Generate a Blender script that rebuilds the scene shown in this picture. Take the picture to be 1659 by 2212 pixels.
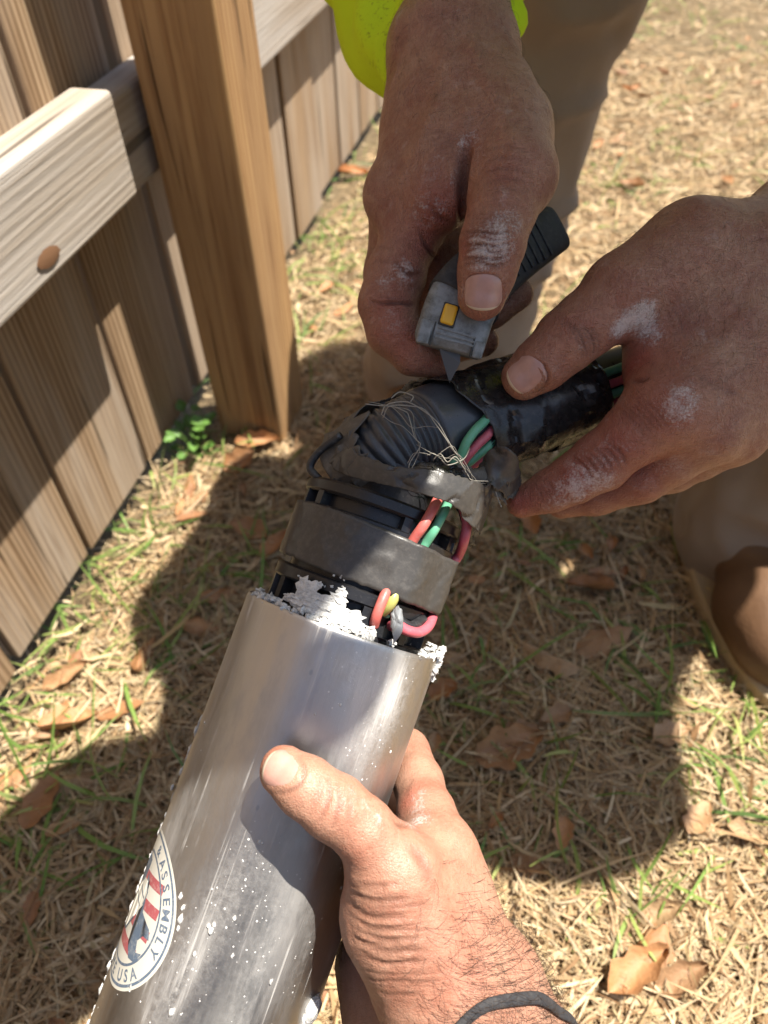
import bpy, bmesh, math, random, time
import numpy as np
from mathutils import Matrix, Vector
T0 = time.time()
random.seed(7); RNG = np.random.default_rng(7)
scene = bpy.context.scene
for o in list(bpy.data.objects): bpy.data.objects.remove(o)

# ------------------------------------------------------------------ camera
H = 0.68                                   # the photographer crouches: lens 0.68 m above the lawn
W_, H_, F_ = 1659.0, 2212.0, 1659.0        # picture measured on a 1659 x 2212 grid
_n = np.array([55.5, 1544.0, 1659.0]); _n /= np.linalg.norm(_n)      # where the plumb line points
_up = -np.array([_n[0], -_n[1], _n[2]])
_f = np.array([0, 0, 1.0]); _fh = _f - _up * _f.dot(_up); _fh /= np.linalg.norm(_fh)
_r = np.cross(_fh, _up)
if _r[0] < 0: _r = -_r
MC = np.array([_r, _fh, _up]); CAM = np.array([0, 0, H])
def ray(px, py): return MC @ np.array([(px - W_/2)/F_, -(py - H_/2)/F_, 1.0])
def P(px, py, d): return CAM + d * ray(px, py)
def G(px, py, z=0.0):
    r = ray(px, py); return CAM + r * (z - H) / r[2]
def proj(p):
    c = MC.T @ (np.asarray(p) - CAM); return np.array([W_/2 + F_*c[0]/c[2], H_/2 - F_*c[1]/c[2], c[2]])
cam_d = bpy.data.cameras.new('camera'); cam = bpy.data.objects.new('camera', cam_d)
scene.collection.objects.link(cam); scene.camera = cam
m4 = Matrix.Identity(4)
for i in range(3):
    m4[i][0], m4[i][1], m4[i][2], m4[i][3] = MC[i, 0], MC[i, 1], -MC[i, 2], CAM[i]
cam.matrix_world = m4
cam_d.sensor_fit = 'VERTICAL'; cam_d.sensor_height = 36.0; cam_d.lens = 27.0
cam_d.clip_start = 0.02; cam_d.clip_end = 300
cam_d.dof.use_dof = True; cam_d.dof.focus_distance = 0.335; cam_d.dof.aperture_fstop = 9.5

# ------------------------------------------------------------------ world, sun, exposure
SUN_EL, SUN_AZ = math.radians(69.0), math.radians(83.0)      # azimuth clockwise from +Y
world = bpy.data.worlds.new('World'); scene.world = world; world.use_nodes = True
wn = world.node_tree; wn.nodes.clear()
sky = wn.nodes.new('ShaderNodeTexSky'); sky.sky_type = 'NISHITA'; sky.sun_disc = False
sky.sun_elevation = SUN_EL; sky.sun_rotation = SUN_AZ; sky.air_density = 1.2; sky.dust_density = 1.5
bg = wn.nodes.new('ShaderNodeBackground'); bg.inputs['Strength'].default_value = 0.075
wo = wn.nodes.new('ShaderNodeOutputWorld')
wn.links.new(sky.outputs[0], bg.inputs[0]); wn.links.new(bg.outputs[0], wo.inputs[0])
sun_d = bpy.data.lights.new('sun', 'SUN'); sun_d.energy = 5.0; sun_d.angle = math.radians(0.53); sun_d.color = (1.0, 0.94, 0.84)
sun = bpy.data.objects.new('sun', sun_d); scene.collection.objects.link(sun)
SUN = Vector((math.cos(SUN_EL)*math.sin(SUN_AZ), math.cos(SUN_EL)*math.cos(SUN_AZ), math.sin(SUN_EL)))
sun.location = SUN * 5; sun.rotation_euler = SUN.to_track_quat('Z', 'Y').to_euler()
scene.view_settings.view_transform = 'Standard'; scene.view_settings.look = 'None'
scene.view_settings.exposure = 1.22; scene.view_settings.gamma = 1.0; scene.view_settings.use_curve_mapping = False
scene.cycles.use_denoising = True; scene.cycles.max_bounces = 8; scene.cycles.diffuse_bounces = 4
scene.cycles.caustics_reflective = False; scene.cycles.caustics_refractive = False

# ------------------------------------------------------------------ helpers
def link(name, me, mat=None, parent=None):
    o = bpy.data.objects.new(name, me); scene.collection.objects.link(o)
    if mat is not None and me is not None: me.materials.append(mat)
    if parent is not None: o.parent = parent
    return o
def tag(o, label=None, cat=None, group=None, kind=None):
    if label: o['label'] = label
    if cat: o['category'] = cat
    if group: o['group'] = group
    if kind: o['kind'] = kind
    return o
def empty(name, loc=(0, 0, 0)):
    o = link(name, None); o.location = loc; o.empty_display_size = 0.05; return o
def mesh(name, V, F, smooth=False):
    me = bpy.data.meshes.new(name)
    me.from_pydata([tuple(map(float, v)) for v in V], [], [tuple(map(int, f)) for f in F])
    if smooth: me.shade_smooth()
    me.update(); return me
def fast_mesh(name, V, F, smooth=False):      # V (n,3), F (m,k) all the same k
    V = np.asarray(V, np.float32); F = np.asarray(F, np.int32); me = bpy.data.meshes.new(name)
    k = F.shape[1]; me.vertices.add(len(V)); me.vertices.foreach_set('co', V.ravel())
    me.loops.add(F.size); me.loops.foreach_set('vertex_index', F.ravel())
    me.polygons.add(len(F)); me.polygons.foreach_set('loop_start', np.arange(0, F.size, k, dtype=np.int32))
    me.update(calc_edges=True)
    if smooth: me.shade_smooth()
    return me
def keep_parent(o, parent):                    # parts are built in world space under an Empty
    o.parent = parent; o.matrix_parent_inverse = Matrix.Translation(-parent.location); return o
def box_mesh(name, sx, sy, sz, bevel=0.003, seg=2):
    bm = bmesh.new(); bmesh.ops.create_cube(bm, size=1.0)
    bmesh.ops.scale(bm, vec=(sx, sy, sz), verts=bm.verts)
    if bevel: bmesh.ops.bevel(bm, geom=list(bm.edges), offset=bevel, segments=seg, affect='EDGES', profile=0.5)
    me = bpy.data.meshes.new(name); bm.to_mesh(me); bm.free(); return me
def unit(v): v = np.asarray(v, float); return v / (np.linalg.norm(v) + 1e-12)
def catmull(pts, n):
    p = np.asarray(pts, float); p = np.vstack([2*p[0]-p[1], p, 2*p[-1]-p[-2]]); out = []
    for i in range(1, len(p)-2):
        for t in np.linspace(0, 1, n, endpoint=False):
            a, b, c, d = p[i-1], p[i], p[i+1], p[i+2]
            out.append(0.5*((2*b)+(-a+c)*t+(2*a-5*b+4*c-d)*t*t+(-a+3*b-3*c+d)*t**3))
    out.append(p[-2]); return np.array(out)
def frames(path, ref=None):
    T = np.gradient(path, axis=0); T /= np.linalg.norm(T, axis=1)[:, None] + 1e-12
    n = np.cross(T[0], ref if ref is not None else (0.31, 0.52, 0.79)); n = unit(n); N = [n]
    for i in range(1, len(path)):
        n = N[-1] - T[i]*np.dot(N[-1], T[i]); N.append(unit(n))
    N = np.array(N); return T, N, np.cross(T, N)
def sweep(path, radii, seg=12, caps=True, ref=None, shape=None, squash=None):
    """tube along a path; shape(i, ang) scales the radius, squash scales the N and B axes"""
    path = np.asarray(path, float); T, N, B = frames(path, ref); n = len(path)
    r = np.broadcast_to(np.asarray(radii, float), (n,)); V = []; F = []
    for i in range(n):
        for k in range(seg):
            a = 2*math.pi*k/seg; q = r[i]*(shape(i, a) if shape else 1.0)
            sx, sy = squash[i] if squash is not None else (1, 1)
            V.append(path[i] + N[i]*math.cos(a)*q*sx + B[i]*math.sin(a)*q*sy)
    for i in range(n-1):
        for k in range(seg):
            F.append((i*seg+k, i*seg+(k+1) % seg, (i+1)*seg+(k+1) % seg, (i+1)*seg+k))
    if caps:
        F.append(tuple(reversed(range(seg)))); F.append(tuple((n-1)*seg+k for k in range(seg)))
    return V, F
def merge(parts):
    V = []; F = []
    for v, f in parts:
        o = len(V); V += list(v); F += [tuple(i+o for i in q) for q in f]
    return V, F
_gr = RNG.random((64, 64, 64)).astype(np.float32)
def vnoise(p, s):
    p = np.asarray(p, float)*s + 100.0; i = np.floor(p).astype(int); f = p - i; f = f*f*(3-2*f); r = 0
    for dx in (0, 1):
        for dy in (0, 1):
            for dz in (0, 1):
                w = (f[..., 0] if dx else 1-f[..., 0])*(f[..., 1] if dy else 1-f[..., 1])*(f[..., 2] if dz else 1-f[..., 2])
                r = r + w*_gr[(i[..., 0]+dx) % 64, (i[..., 1]+dy) % 64, (i[..., 2]+dz) % 64]
    return r - 0.5
# ---- signed distance modelling (bodies, hands, cloth): one continuous surface per body
def rcone(p, a, b, ra, rb):
    ba = (b - a).astype(np.float32); d = p - a.astype(np.float32); h = d @ (ba/(ba @ ba + 1e-12)); np.clip(h, 0, 1, out=h)
    d -= h[:, None]*ba; return np.sqrt(np.einsum('ij,ij->i', d, d)) - (np.float32(ra) + np.float32(rb - ra)*h)
def smin(a, b, k):
    h = np.maximum(k - np.abs(a - b), 0) / k; return np.minimum(a, b) - h*h*k*0.25
def chain_sdf(p, ch, k):
    d = None
    for (a, ra), (b, rb) in zip(ch[:-1], ch[1:]):
        e = rcone(p, a, b, ra, rb); d = e if d is None else smin(d, e, k)
    return d
class Body:
    """core: chains that flow together; limbs: chains that flow into the core but hardly into each other"""
    def __init__(s, core, limbs=(), kc=0.012, kl=0.008, kf=0.0012, kin=0.004, bump=None):
        s.core, s.limbs, s.kc, s.kl, s.kf, s.kin, s.bump = core, limbs, kc, kl, kf, kin, bump
    def __call__(s, p):
        p = np.asarray(p, np.float32); c = None
        for ch in s.core:
            e = chain_sdf(p, ch, s.kc); c = e if c is None else smin(c, e, s.kc)
        d = c
        for ch in s.limbs:
            e = smin(chain_sdf(p, ch, s.kin), c, s.kl); d = smin(d, e, s.kf)
        if s.bump is not None: d = d + s.bump(p)
        return d
    def bounds(s):
        L = [(q, r) for ch in list(s.core)+list(s.limbs) for q, r in ch]
        return np.min([q-r for q, r in L], 0), np.max([q+r for q, r in L], 0)
    def grad(s, p, e=4e-4):
        g = np.stack([s(p+np.eye(3)[i]*e)-s(p-np.eye(3)[i]*e) for i in range(3)], 1)
        return g/(np.linalg.norm(g, axis=1)[:, None]+1e-12)
    def trace(s, px, py):                     # where pixels meet the surface
        px = np.atleast_1d(px); py = np.atleast_1d(py)
        D = np.array([unit(ray(a, b)) for a, b in zip(px, py)]); t = np.full(len(D), 0.12)
        for _ in range(90): t += np.clip(s(CAM + D*t[:, None]), -0.01, 0.03)*0.9
        return CAM + D*t[:, None]
    def march(s, o, d):                       # along a direction from points o
        t = np.zeros(len(o))
        for _ in range(60): t += np.clip(s(o + d*t[:, None]), -0.004, 0.01)*0.9
        return o + d*t[:, None]
    def polygonise(s, h, lo=None, hi=None, coarse=6):
        b0, b1 = s.bounds(); lo = b0-4*h if lo is None else np.maximum(lo, b0-4*h); hi = b1+4*h if hi is None else np.minimum(hi, b1+4*h)
        nb = np.ceil((hi-lo)/(h*coarse)).astype(int); N = nb*coarse + 1
        ci = np.stack(np.meshgrid(*[np.arange(n) for n in nb], indexing='ij'), -1).reshape(-1, 3)
        cd = s(lo + (ci+0.5)*h*coarse); V = np.ones(N, np.float32)
        sgn = cd.reshape(nb)
        for ax in range(3): sgn = np.repeat(sgn, coarse, ax)
        V[:-1, :-1, :-1] = np.where(sgn < 0, -1, 1)
        act = ci[np.abs(cd) < h*coarse*0.95 + 0.002]
        loc = np.stack(np.meshgrid(*[np.arange(coarse+1)]*3, indexing='ij'), -1).reshape(-1, 3)
        for k in range(0, len(act), 600):
            ids = (act[k:k+600, None, :]*coarse + loc[None]).reshape(-1, 3)
            V[ids[:, 0], ids[:, 1], ids[:, 2]] = s(lo + ids*h)
        S = V < 0; c = [S[i:N[0]-1+i, j:N[1]-1+j, l:N[2]-1+l] for i in (0, 1) for j in (0, 1) for l in (0, 1)]
        cnt = sum(x.astype(np.int8) for x in c); cells = np.argwhere((cnt > 0) & (cnt < 8))
        idx = -np.ones(N-1, np.int32); idx[cells[:, 0], cells[:, 1], cells[:, 2]] = np.arange(len(cells))
        acc = np.zeros((len(cells), 3)); num = np.zeros(len(cells))
        corners = [(i, j, l) for i in (0, 1) for j in (0, 1) for l in (0, 1)]
        for A in corners:
            for ax in range(3):
                if A[ax]: continue
                Bc = list(A); Bc[ax] = 1
                va = V[cells[:, 0]+A[0], cells[:, 1]+A[1], cells[:, 2]+A[2]]; vb = V[cells[:, 0]+Bc[0], cells[:, 1]+Bc[1], cells[:, 2]+Bc[2]]
                m = (va < 0) != (vb < 0); t = np.where(m, va/(va-vb+1e-12), 0)
                pt = np.array(A, float)[None].repeat(len(cells), 0); pt[:, ax] += t
                acc += pt*m[:, None]; num += m
        pts = lo + (cells + acc/num[:, None])*h; F = []
        for ax in range(3):
            o1, o2 = (ax+1) % 3, (ax+2) % 3
            sl0 = [slice(1, n-1) for n in N]; sl0[ax] = slice(0, N[ax]-1)
            sl1 = list(sl0); sl1[ax] = slice(1, N[ax])
            e = np.argwhere(S[tuple(sl0)] != S[tuple(sl1)])
            if not len(e): continue
            off = np.ones(3, int); off[ax] = 0; e = e + off
            inside = S[e[:, 0], e[:, 1], e[:, 2]]
            def cell(d1, d2):
                q = e.copy(); q[:, o1] -= d1; q[:, o2] -= d2; return idx[q[:, 0], q[:, 1], q[:, 2]]
            q = np.stack([cell(0, 0), cell(1, 0), cell(1, 1), cell(0, 1)], 1)
            q[~inside] = q[~inside][:, ::-1]; F.append(q)
        F = np.vstack(F); F = F[(F >= 0).all(1)]
        for _ in range(2): pts = pts - s.grad(pts)*np.clip(s(pts), -h, h)[:, None]
        return pts, F
def set_attr(me, name, val):
    a = me.attributes.new(name, 'FLOAT', 'POINT'); a.data.foreach_set('value', np.asarray(val, np.float32))
# ------------------------------------------------------------------ material helpers
class Mat:
    def __init__(s, name):
        s.m = bpy.data.materials.new(name); s.m.use_nodes = True; s.t = s.m.node_tree
        s.b = s.t.nodes['Principled BSDF']; s.out = s.t.nodes['Material Output']
    def n(s, typ, **kw):
        nd = s.t.nodes.new(typ)
        for k, v in kw.items():
            if k[:2] == 'i_':
                key = k[2:]; key = int(key) if key.isdigit() else key.replace('_', ' ')
                if hasattr(v, 'is_output') or hasattr(v, 'links'): s.t.links.new(v, nd.inputs[key])
                else: nd.inputs[key].default_value = v
            else: setattr(nd, k, v)
        return nd
    def set(s, **kw):
        for k, v in kw.items():
            key = k.replace('_', ' ')
            if hasattr(v, 'links'): s.t.links.new(v, s.b.inputs[key])
            else: s.b.inputs[key].default_value = v
        return s
    def mix(s, f, a, b, typ='MIX'):
        nd = s.t.nodes.new('ShaderNodeMix'); nd.data_type = 'RGBA'; nd.blend_type = typ
        for k, v in ((0, f), (6, a), (7, b)):
            if hasattr(v, 'links'): s.t.links.new(v, nd.inputs[k])
            elif k == 0: nd.inputs[0].default_value = v
            else: nd.inputs[k].default_value = (*v, 1) if len(v) == 3 else v
        return nd.outputs[2]
    def math(s, op, a, b=0.0, c=None, clamp=False):
        nd = s.t.nodes.new('ShaderNodeMath'); nd.operation = op; nd.use_clamp = clamp
        for k, v in ((0, a), (1, b), (2, c)):
            if v is None: continue
            if hasattr(v, 'links'): s.t.links.new(v, nd.inputs[k])
            else: nd.inputs[k].default_value = v
        return nd.outputs[0]
    def ramp(s, fac, stops):
        nd = s.t.nodes.new('ShaderNodeValToRGB'); el = nd.color_ramp.elements
        while len(el) < len(stops): el.new(0.5)
        for e, (p, c) in zip(el, stops): e.position = p; e.color = (*c, 1) if len(c) == 3 else c
        s.t.links.new(fac, nd.inputs[0]); return nd.outputs[0]
    def coord(s, kind='Object', scale=(1, 1, 1), rot=(0, 0, 0)):
        tc = s.t.nodes.new('ShaderNodeTexCoord'); mp = s.t.nodes.new('ShaderNodeMapping')
        mp.inputs['Scale'].default_value = scale; mp.inputs['Rotation'].default_value = rot
        s.t.links.new(tc.outputs[kind], mp.inputs[0]); return mp.outputs[0]
    def noise(s, vec, scale, detail=4, rough=0.55, dist=0.0):
        nd = s.t.nodes.new('ShaderNodeTexNoise'); nd.inputs['Scale'].default_value = scale; nd.inputs['Detail'].default_value = detail
        nd.inputs['Roughness'].default_value = rough; nd.inputs['Distortion'].default_value = dist
        s.t.links.new(vec, nd.inputs['Vector']); return nd.outputs[0]
    def voro(s, vec, scale, feature='F1'):
        nd = s.t.nodes.new('ShaderNodeTexVoronoi'); nd.feature = feature; nd.inputs['Scale'].default_value = scale
        s.t.links.new(vec, nd.inputs['Vector']); return nd.outputs[0]
    def bump(s, h, strength=0.3, dist=0.001, normal=None):
        nd = s.t.nodes.new('ShaderNodeBump'); nd.inputs['Strength'].default_value = strength; nd.inputs['Distance'].default_value = dist
        s.t.links.new(h, nd.inputs['Height'])
        if normal is not None: s.t.links.new(normal, nd.inputs['Normal'])
        return nd.outputs[0]
    def attr(s, name):
        nd = s.t.nodes.new('ShaderNodeAttribute'); nd.attribute_name = name; return nd.outputs['Fac']
    def rnd(s):
        return s.t.nodes.new('ShaderNodeObjectInfo').outputs['Random']
    def island(s):
        return s.t.nodes.new('ShaderNodeNewGeometry').outputs['Random Per Island']
def plain(name, col, rough=0.5, **kw):
    m = Mat(name); m.set(Base_Color=(*col, 1), Roughness=rough, **kw); return m.m
# ------------------------------------------------------------------ the setting: ground
def soil_mat():
    m = Mat('soil_thatch'); c = m.coord('Object')
    n1 = m.noise(c, 9, 6); n2 = m.noise(c, 140, 5, 0.7); n3 = m.noise(c, 420, 3)
    col = m.ramp(n2, [(0.25, (0.06, 0.04, 0.022)), (0.5, (0.17, 0.115, 0.06)), (0.75, (0.36, 0.26, 0.14))])
    col = m.mix(m.math('MULTIPLY', n1, 0.5), col, (0.20, 0.15, 0.07))
    m.set(Base_Color=col, Roughness=0.95, Normal=m.bump(m.math('ADD', n2, n3), 0.9, 0.006)); return m.m
xs = np.concatenate([[-60, -25, -10], np.linspace(-4, 5, 91), [10, 25, 60]]); ys = np.concatenate([[-60, -25, -10], np.linspace(-3, 6, 91), [10, 25, 60]])
gx, gy = np.meshgrid(xs, ys, indexing='ij'); gp = np.stack([gx, gy, gx*0], -1).reshape(-1, 3)
gp[:, 2] = 0.018*vnoise(gp, 3.1) + 0.008*vnoise(gp, 9.0) - 0.004
nx, ny = len(xs), len(ys); ii = np.arange(nx*ny).reshape(nx, ny)
ground = link('ground', fast_mesh('ground', gp, np.stack([ii[:-1, :-1], ii[1:, :-1], ii[1:, 1:], ii[:-1, 1:]], -1).reshape(-1, 4), True), soil_mat())
tag(ground, kind='structure')

FD = np.array([0.2633, 0.9647, 0]); FN = np.array([0.9647, -0.2633, 0]); FA = np.array([-0.326, 0.559, 0])
def FP(s, off, z): return FA + FD*s + FN*off + np.array([0, 0, z])
def foff(x, y): return (x-FA[0])*FN[0] + (y-FA[1])*FN[1]

def blades(cx, cy, L, Wd, phi, pitch, bend, side, z0, seg=3):
    n = len(cx); t = np.linspace(0, 1, seg+1)[None]; s = t*L[:, None]
    ang = pitch[:, None] + bend[:, None]*t; dz = np.cumsum(np.sin(ang)*L[:, None]/seg, 1) - np.sin(ang[:, :1])*L[:, None]/seg
    dh = np.cumsum(np.cos(ang)*L[:, None]/seg, 1) - np.cos(ang[:, :1])*L[:, None]/seg
    ph = phi[:, None] + side[:, None]*t
    x = cx[:, None] + np.cumsum(np.cos(ph)*np.diff(dh, axis=1, prepend=0), 1); y = cy[:, None] + np.cumsum(np.sin(ph)*np.diff(dh, axis=1, prepend=0), 1)
    z = np.maximum(z0[:, None] + dz, 0.0005)
    w = Wd[:, None]*0.5*(1 - 0.85*np.abs(2*t-0.75)**2.2*0.6); roll = RNG.uniform(-0.9, 0.9, n)[:, None]
    px, py = -np.sin(ph)*np.cos(roll), np.cos(ph)*np.cos(roll); pz = np.sin(roll)*np.ones_like(t)
    A = np.stack([x-px*w, y-py*w, z-pz*w], -1); B = np.stack([x+px*w, y+py*w, z+pz*w], -1)
    V = np.stack([A, B], 2).reshape(-1, 3); b = (np.arange(n)*(seg+1)*2)[:, None] + (np.arange(seg)*2)[None]
    F = np.stack([b, b+1, b+3, b+2], -1).reshape(-1, 4); return V, F
def field(n, y0, y1, p=1.0):
    y = y0 + (y1-y0)*RNG.random(n)**p; hw = 0.42 + 0.46*np.maximum(y, 0); x = RNG.uniform(-1, 1, n)*hw
    fo = foff(x, y); k = (fo > 0.03) | ((fo > -0.12) & (RNG.random(len(x)) < 0.12)); return x[k], y[k]
parts = []
for n, y0, y1, p, sc in ((125000, -0.25, 1.0, 1.0, 0.9), (60000, 1.0, 2.2, 1.0, 1.05), (20000, 2.2, 4.2, 1.0, 1.25)):
    x, y = field(n, y0, y1, p); n = len(x)
    parts.append(blades(x, y, RNG.gamma(1.8, 0.0115, n)*sc + 0.006, RNG.gamma(1.6, 0.00075, n)*sc + 0.0005, RNG.uniform(0, 6.283, n), RNG.normal(0.05, 0.14, n), RNG.normal(-0.06, 0.25, n), RNG.normal(0, 0.35, n), RNG.uniform(0.001, 0.012, n)))
x = RNG.uniform(-0.6, 4.0, 60000); y = RNG.uniform(-2.2, 4.6, 60000); k = (np.abs(x) > 0.40+0.46*np.maximum(y, 0)) | (y < -0.22); k &= foff(x, y) > 0.03; x, y = x[k], y[k]; n = len(x)
parts.append(blades(x, y, RNG.gamma(2.0, 0.018, n) + 0.01, RNG.uniform(0.002, 0.006, n), RNG.uniform(0, 6.283, n), RNG.normal(0.05, 0.14, n), RNG.normal(-0.06, 0.25, n), RNG.normal(0, 0.35, n), RNG.uniform(0.001, 0.012, n)))
Vs = np.vstack([v for v, f in parts]); o = 0; Fs = []
for v, f in parts: Fs.append(f+o); o += len(v)
def straw_mat(name, stops, rough=0.75, trans=0.12):
    m = Mat(name); r = m.island(); c = m.ramp(r, stops)
    m.set(Base_Color=c, Roughness=rough, Specular_IOR_Level=0.25)
    tr = m.n('ShaderNodeBsdfTranslucent'); m.t.links.new(c, tr.inputs[0]); mx = m.n('ShaderNodeMixShader'); mx.inputs[0].default_value = trans
    m.t.links.new(m.b.outputs[0], mx.inputs[1]); m.t.links.new(tr.outputs[0], mx.inputs[2]); m.t.links.new(mx.outputs[0], m.out.inputs[0]); return m.m
STRAW = straw_mat('dry_straw', [(0.0, (0.55, 0.39, 0.20)), (0.08, (0.30, 0.24, 0.16)), (0.16, (0.68, 0.53, 0.33)), (0.30, (0.36, 0.23, 0.115)), (0.45, (0.60, 0.46, 0.27)), (0.60, (0.24, 0.135, 0.065)), (0.75, (0.68, 0.54, 0.35)), (0.88, (0.30, 0.17, 0.08)), (1.0, (0.52, 0.42, 0.23))])
GREEN = straw_mat('green_blade', [(0.0, (0.12, 0.21, 0.045)), (0.35, (0.19, 0.29, 0.07)), (0.65, (0.30, 0.36, 0.10)), (0.85, (0.10, 0.17, 0.05)), (1.0, (0.42, 0.42, 0.15))], 0.5, 0.25)
dry = link('dry_grass', fast_mesh('dry_grass', Vs, np.vstack(Fs)), STRAW)
tag(dry, 'dry straw coloured grass thatch covering the lawn', 'grass', kind='stuff')
# living grass: tufts, some where the picture shows them
cl = [G(*q)[:2] for q in ((430, 1000), (330, 1160), (130, 1420), (100, 1480), (60, 1650), (1380, 1930), (1620, 1680), (1590, 1640), (1180, 1210), (1130, 1230), (1060, 1310), (1050, 1500), (1130, 1480), (1080, 1770),
      (1200, 1800), (1270, 1880), (430, 1330), (480, 1290), (380, 1420), (330, 1440), (560, 1180), (690, 610), (720, 560), (690, 520), (1380, 420), (1240, 380), (1500, 180), (1400, 50), (1560, 330), (1140, 790), (1150, 700), (1580, 1380), (1640, 1730), (1550, 1600), (230, 1740), (40, 1860), (250, 1220), (180, 1330), (1440, 230), (1600, 100))]
cl = np.array(cl); fs_ = RNG.uniform(-0.5, 2.6, 60); x, y = field(150, -0.1, 3.6, 0.8); x = np.concatenate([x, FA[0]+FD[0]*fs_+FN[0]*RNG.uniform(.03, .12, 60)]); y = np.concatenate([y, FA[1]+FD[1]*fs_+FN[1]*.06]); cl = np.vstack([cl, np.stack([x, y], 1)])
cx = []; cy = []
for a, b in cl:
    k = RNG.integers(6, 20); r = RNG.uniform(0.012, 0.05) * (1 + 0.35*max(b, 0)); cx.append(a + RNG.normal(0, r, k)); cy.append(b + RNG.normal(0, r, k))
cx = np.concatenate(cx); cy = np.concatenate(cy); n = len(cx)
V, F = blades(cx, cy, RNG.gamma(4, 0.011, n)+0.012, RNG.uniform(0.0014, 0.0042, n), RNG.uniform(0, 6.283, n), RNG.uniform(0.15, 1.0, n), RNG.normal(-0.7, 0.5, n), RNG.normal(0, 0.5, n), RNG.uniform(0.002, 0.008, n), 4)
grn = link('green_grass', fast_mesh('green_grass', V, F), GREEN); tag(grn, 'short living green grass tufts among the dry thatch', 'grass', kind='stuff')
# fallen leaves: pieces lying on the ground, each an object of its own
def leaf_mesh(name, L, W, curl, tip):
    m, k = 12, 3; V = []; F = []
    for i in range(m+1):
        t = i/m; w = W*math.sin(math.pi*t**0.8)**0.75*(1+0.18*math.sin(t*19+tip*7)) + 0.0006
        for j in range(-k, k+1):
            u = j/k; V.append((L*(t-0.5), w*u, curl*L*(0.30*u*u*(0.5+w/W) + 0.35*(t-0.5)**2 + 0.06*math.sin(7*t+3*u+tip*9))))
    s = 2*k+1
    for i in range(m):
        for j in range(2*k): F.append((i*s+j, (i+1)*s+j, (i+1)*s+j+1, i*s+j+1))
    return mesh(name, V, F, True)
def leaf_mat():
    m = Mat('dead_leaf'); c = m.ramp(m.rnd(), [(0.0, (0.42, 0.20, 0.075)), (0.3, (0.30, 0.14, 0.06)), (0.5, (0.48, 0.33, 0.18)), (0.75, (0.52, 0.22, 0.07)), (1.0, (0.36, 0.24, 0.13))])
    v = m.coord('Object'); w = m.noise(v, 160, 4); c = m.mix(m.math('MULTIPLY', w, 0.7), c, (0.16, 0.08, 0.04))
    m.set(Base_Color=c, Roughness=0.6, Normal=m.bump(m.noise(v, 300, 4), 0.7, 0.0015)); return m.m
LEAF = leaf_mat(); lm = [leaf_mesh('leaf', RNG.uniform(0.036, 0.058), RNG.uniform(0.008, 0.013), RNG.uniform(0.12, 0.45), q) for q in range(7)]
for q in lm: q.materials.append(LEAF)
spots = [(1300, 1400, 0.35, 1.7), (1095, 1625, 0.3, 1.5), (1420, 1985, 0.2, 1.1), (1390, 2060, 0.9, 1.4), (1370, 2110, 0.5, 1.3), (1440, 1600, 0.4, 1.3), (1180, 1430, 2.5, 1.3), (1300, 1260, 0.2, 1.1), (1270, 1290, 2.9, 1.1), (450, 1365, 0.1, 1.3), (540, 1165, 2.8, 1.2), (600, 1200, 1.0, 1.1), (130, 1560, 1.3, 1.2),
         (155, 1475, 0.5, 1.0), (105, 1745, 1.2, 1.4), (170, 1700, 0.4, 1.2), (560, 975, 0.1, 1.5), (520, 1010, 0.6, 1.2), (480, 1290, 0.4, 1.0), (420, 1135, 0.3, 1.2), (765, 390, 0.2, 1.3), (1330, 310, 0.6, 1.2), (1360, 420, 2.6, 1.1), (1290, 330, 0.9, 1.1), (30, 1690, 0.5, 1.1), (1460, 2120, 0.3, 1.0), (1500, 1780, 0.8, 1.1), (1230, 300, 0.2, 1.0), (270, 1550, 0.3, 1.2), (160, 1580, 0.3, 1.2), (340, 1960, 1.3, 1.2), (1120, 1600, 0.3, 1.0)]
lp = [(*G(a, b)[:2], c, s) for a, b, c, s in spots]
x, y = field(300, -0.05, 2.6, 1.25); lp += [(a, b, RNG.uniform(0, 6.28), RNG.uniform(0.35, 0.95)) for a, b in zip(x, y)][:262]
for i, (a, b, c, s) in enumerate(lp):
    o = link('leaf', lm[i % 7], None, ground); o.location = (a, b, 0.012 + 0.006*RNG.random()); o.rotation_euler = (RNG.normal(0, 0.25) + (math.pi if i % 3 == 0 else 0), RNG.normal(0, 0.2), c); s *= 0.92; o.scale = (s, s, s)

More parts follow.
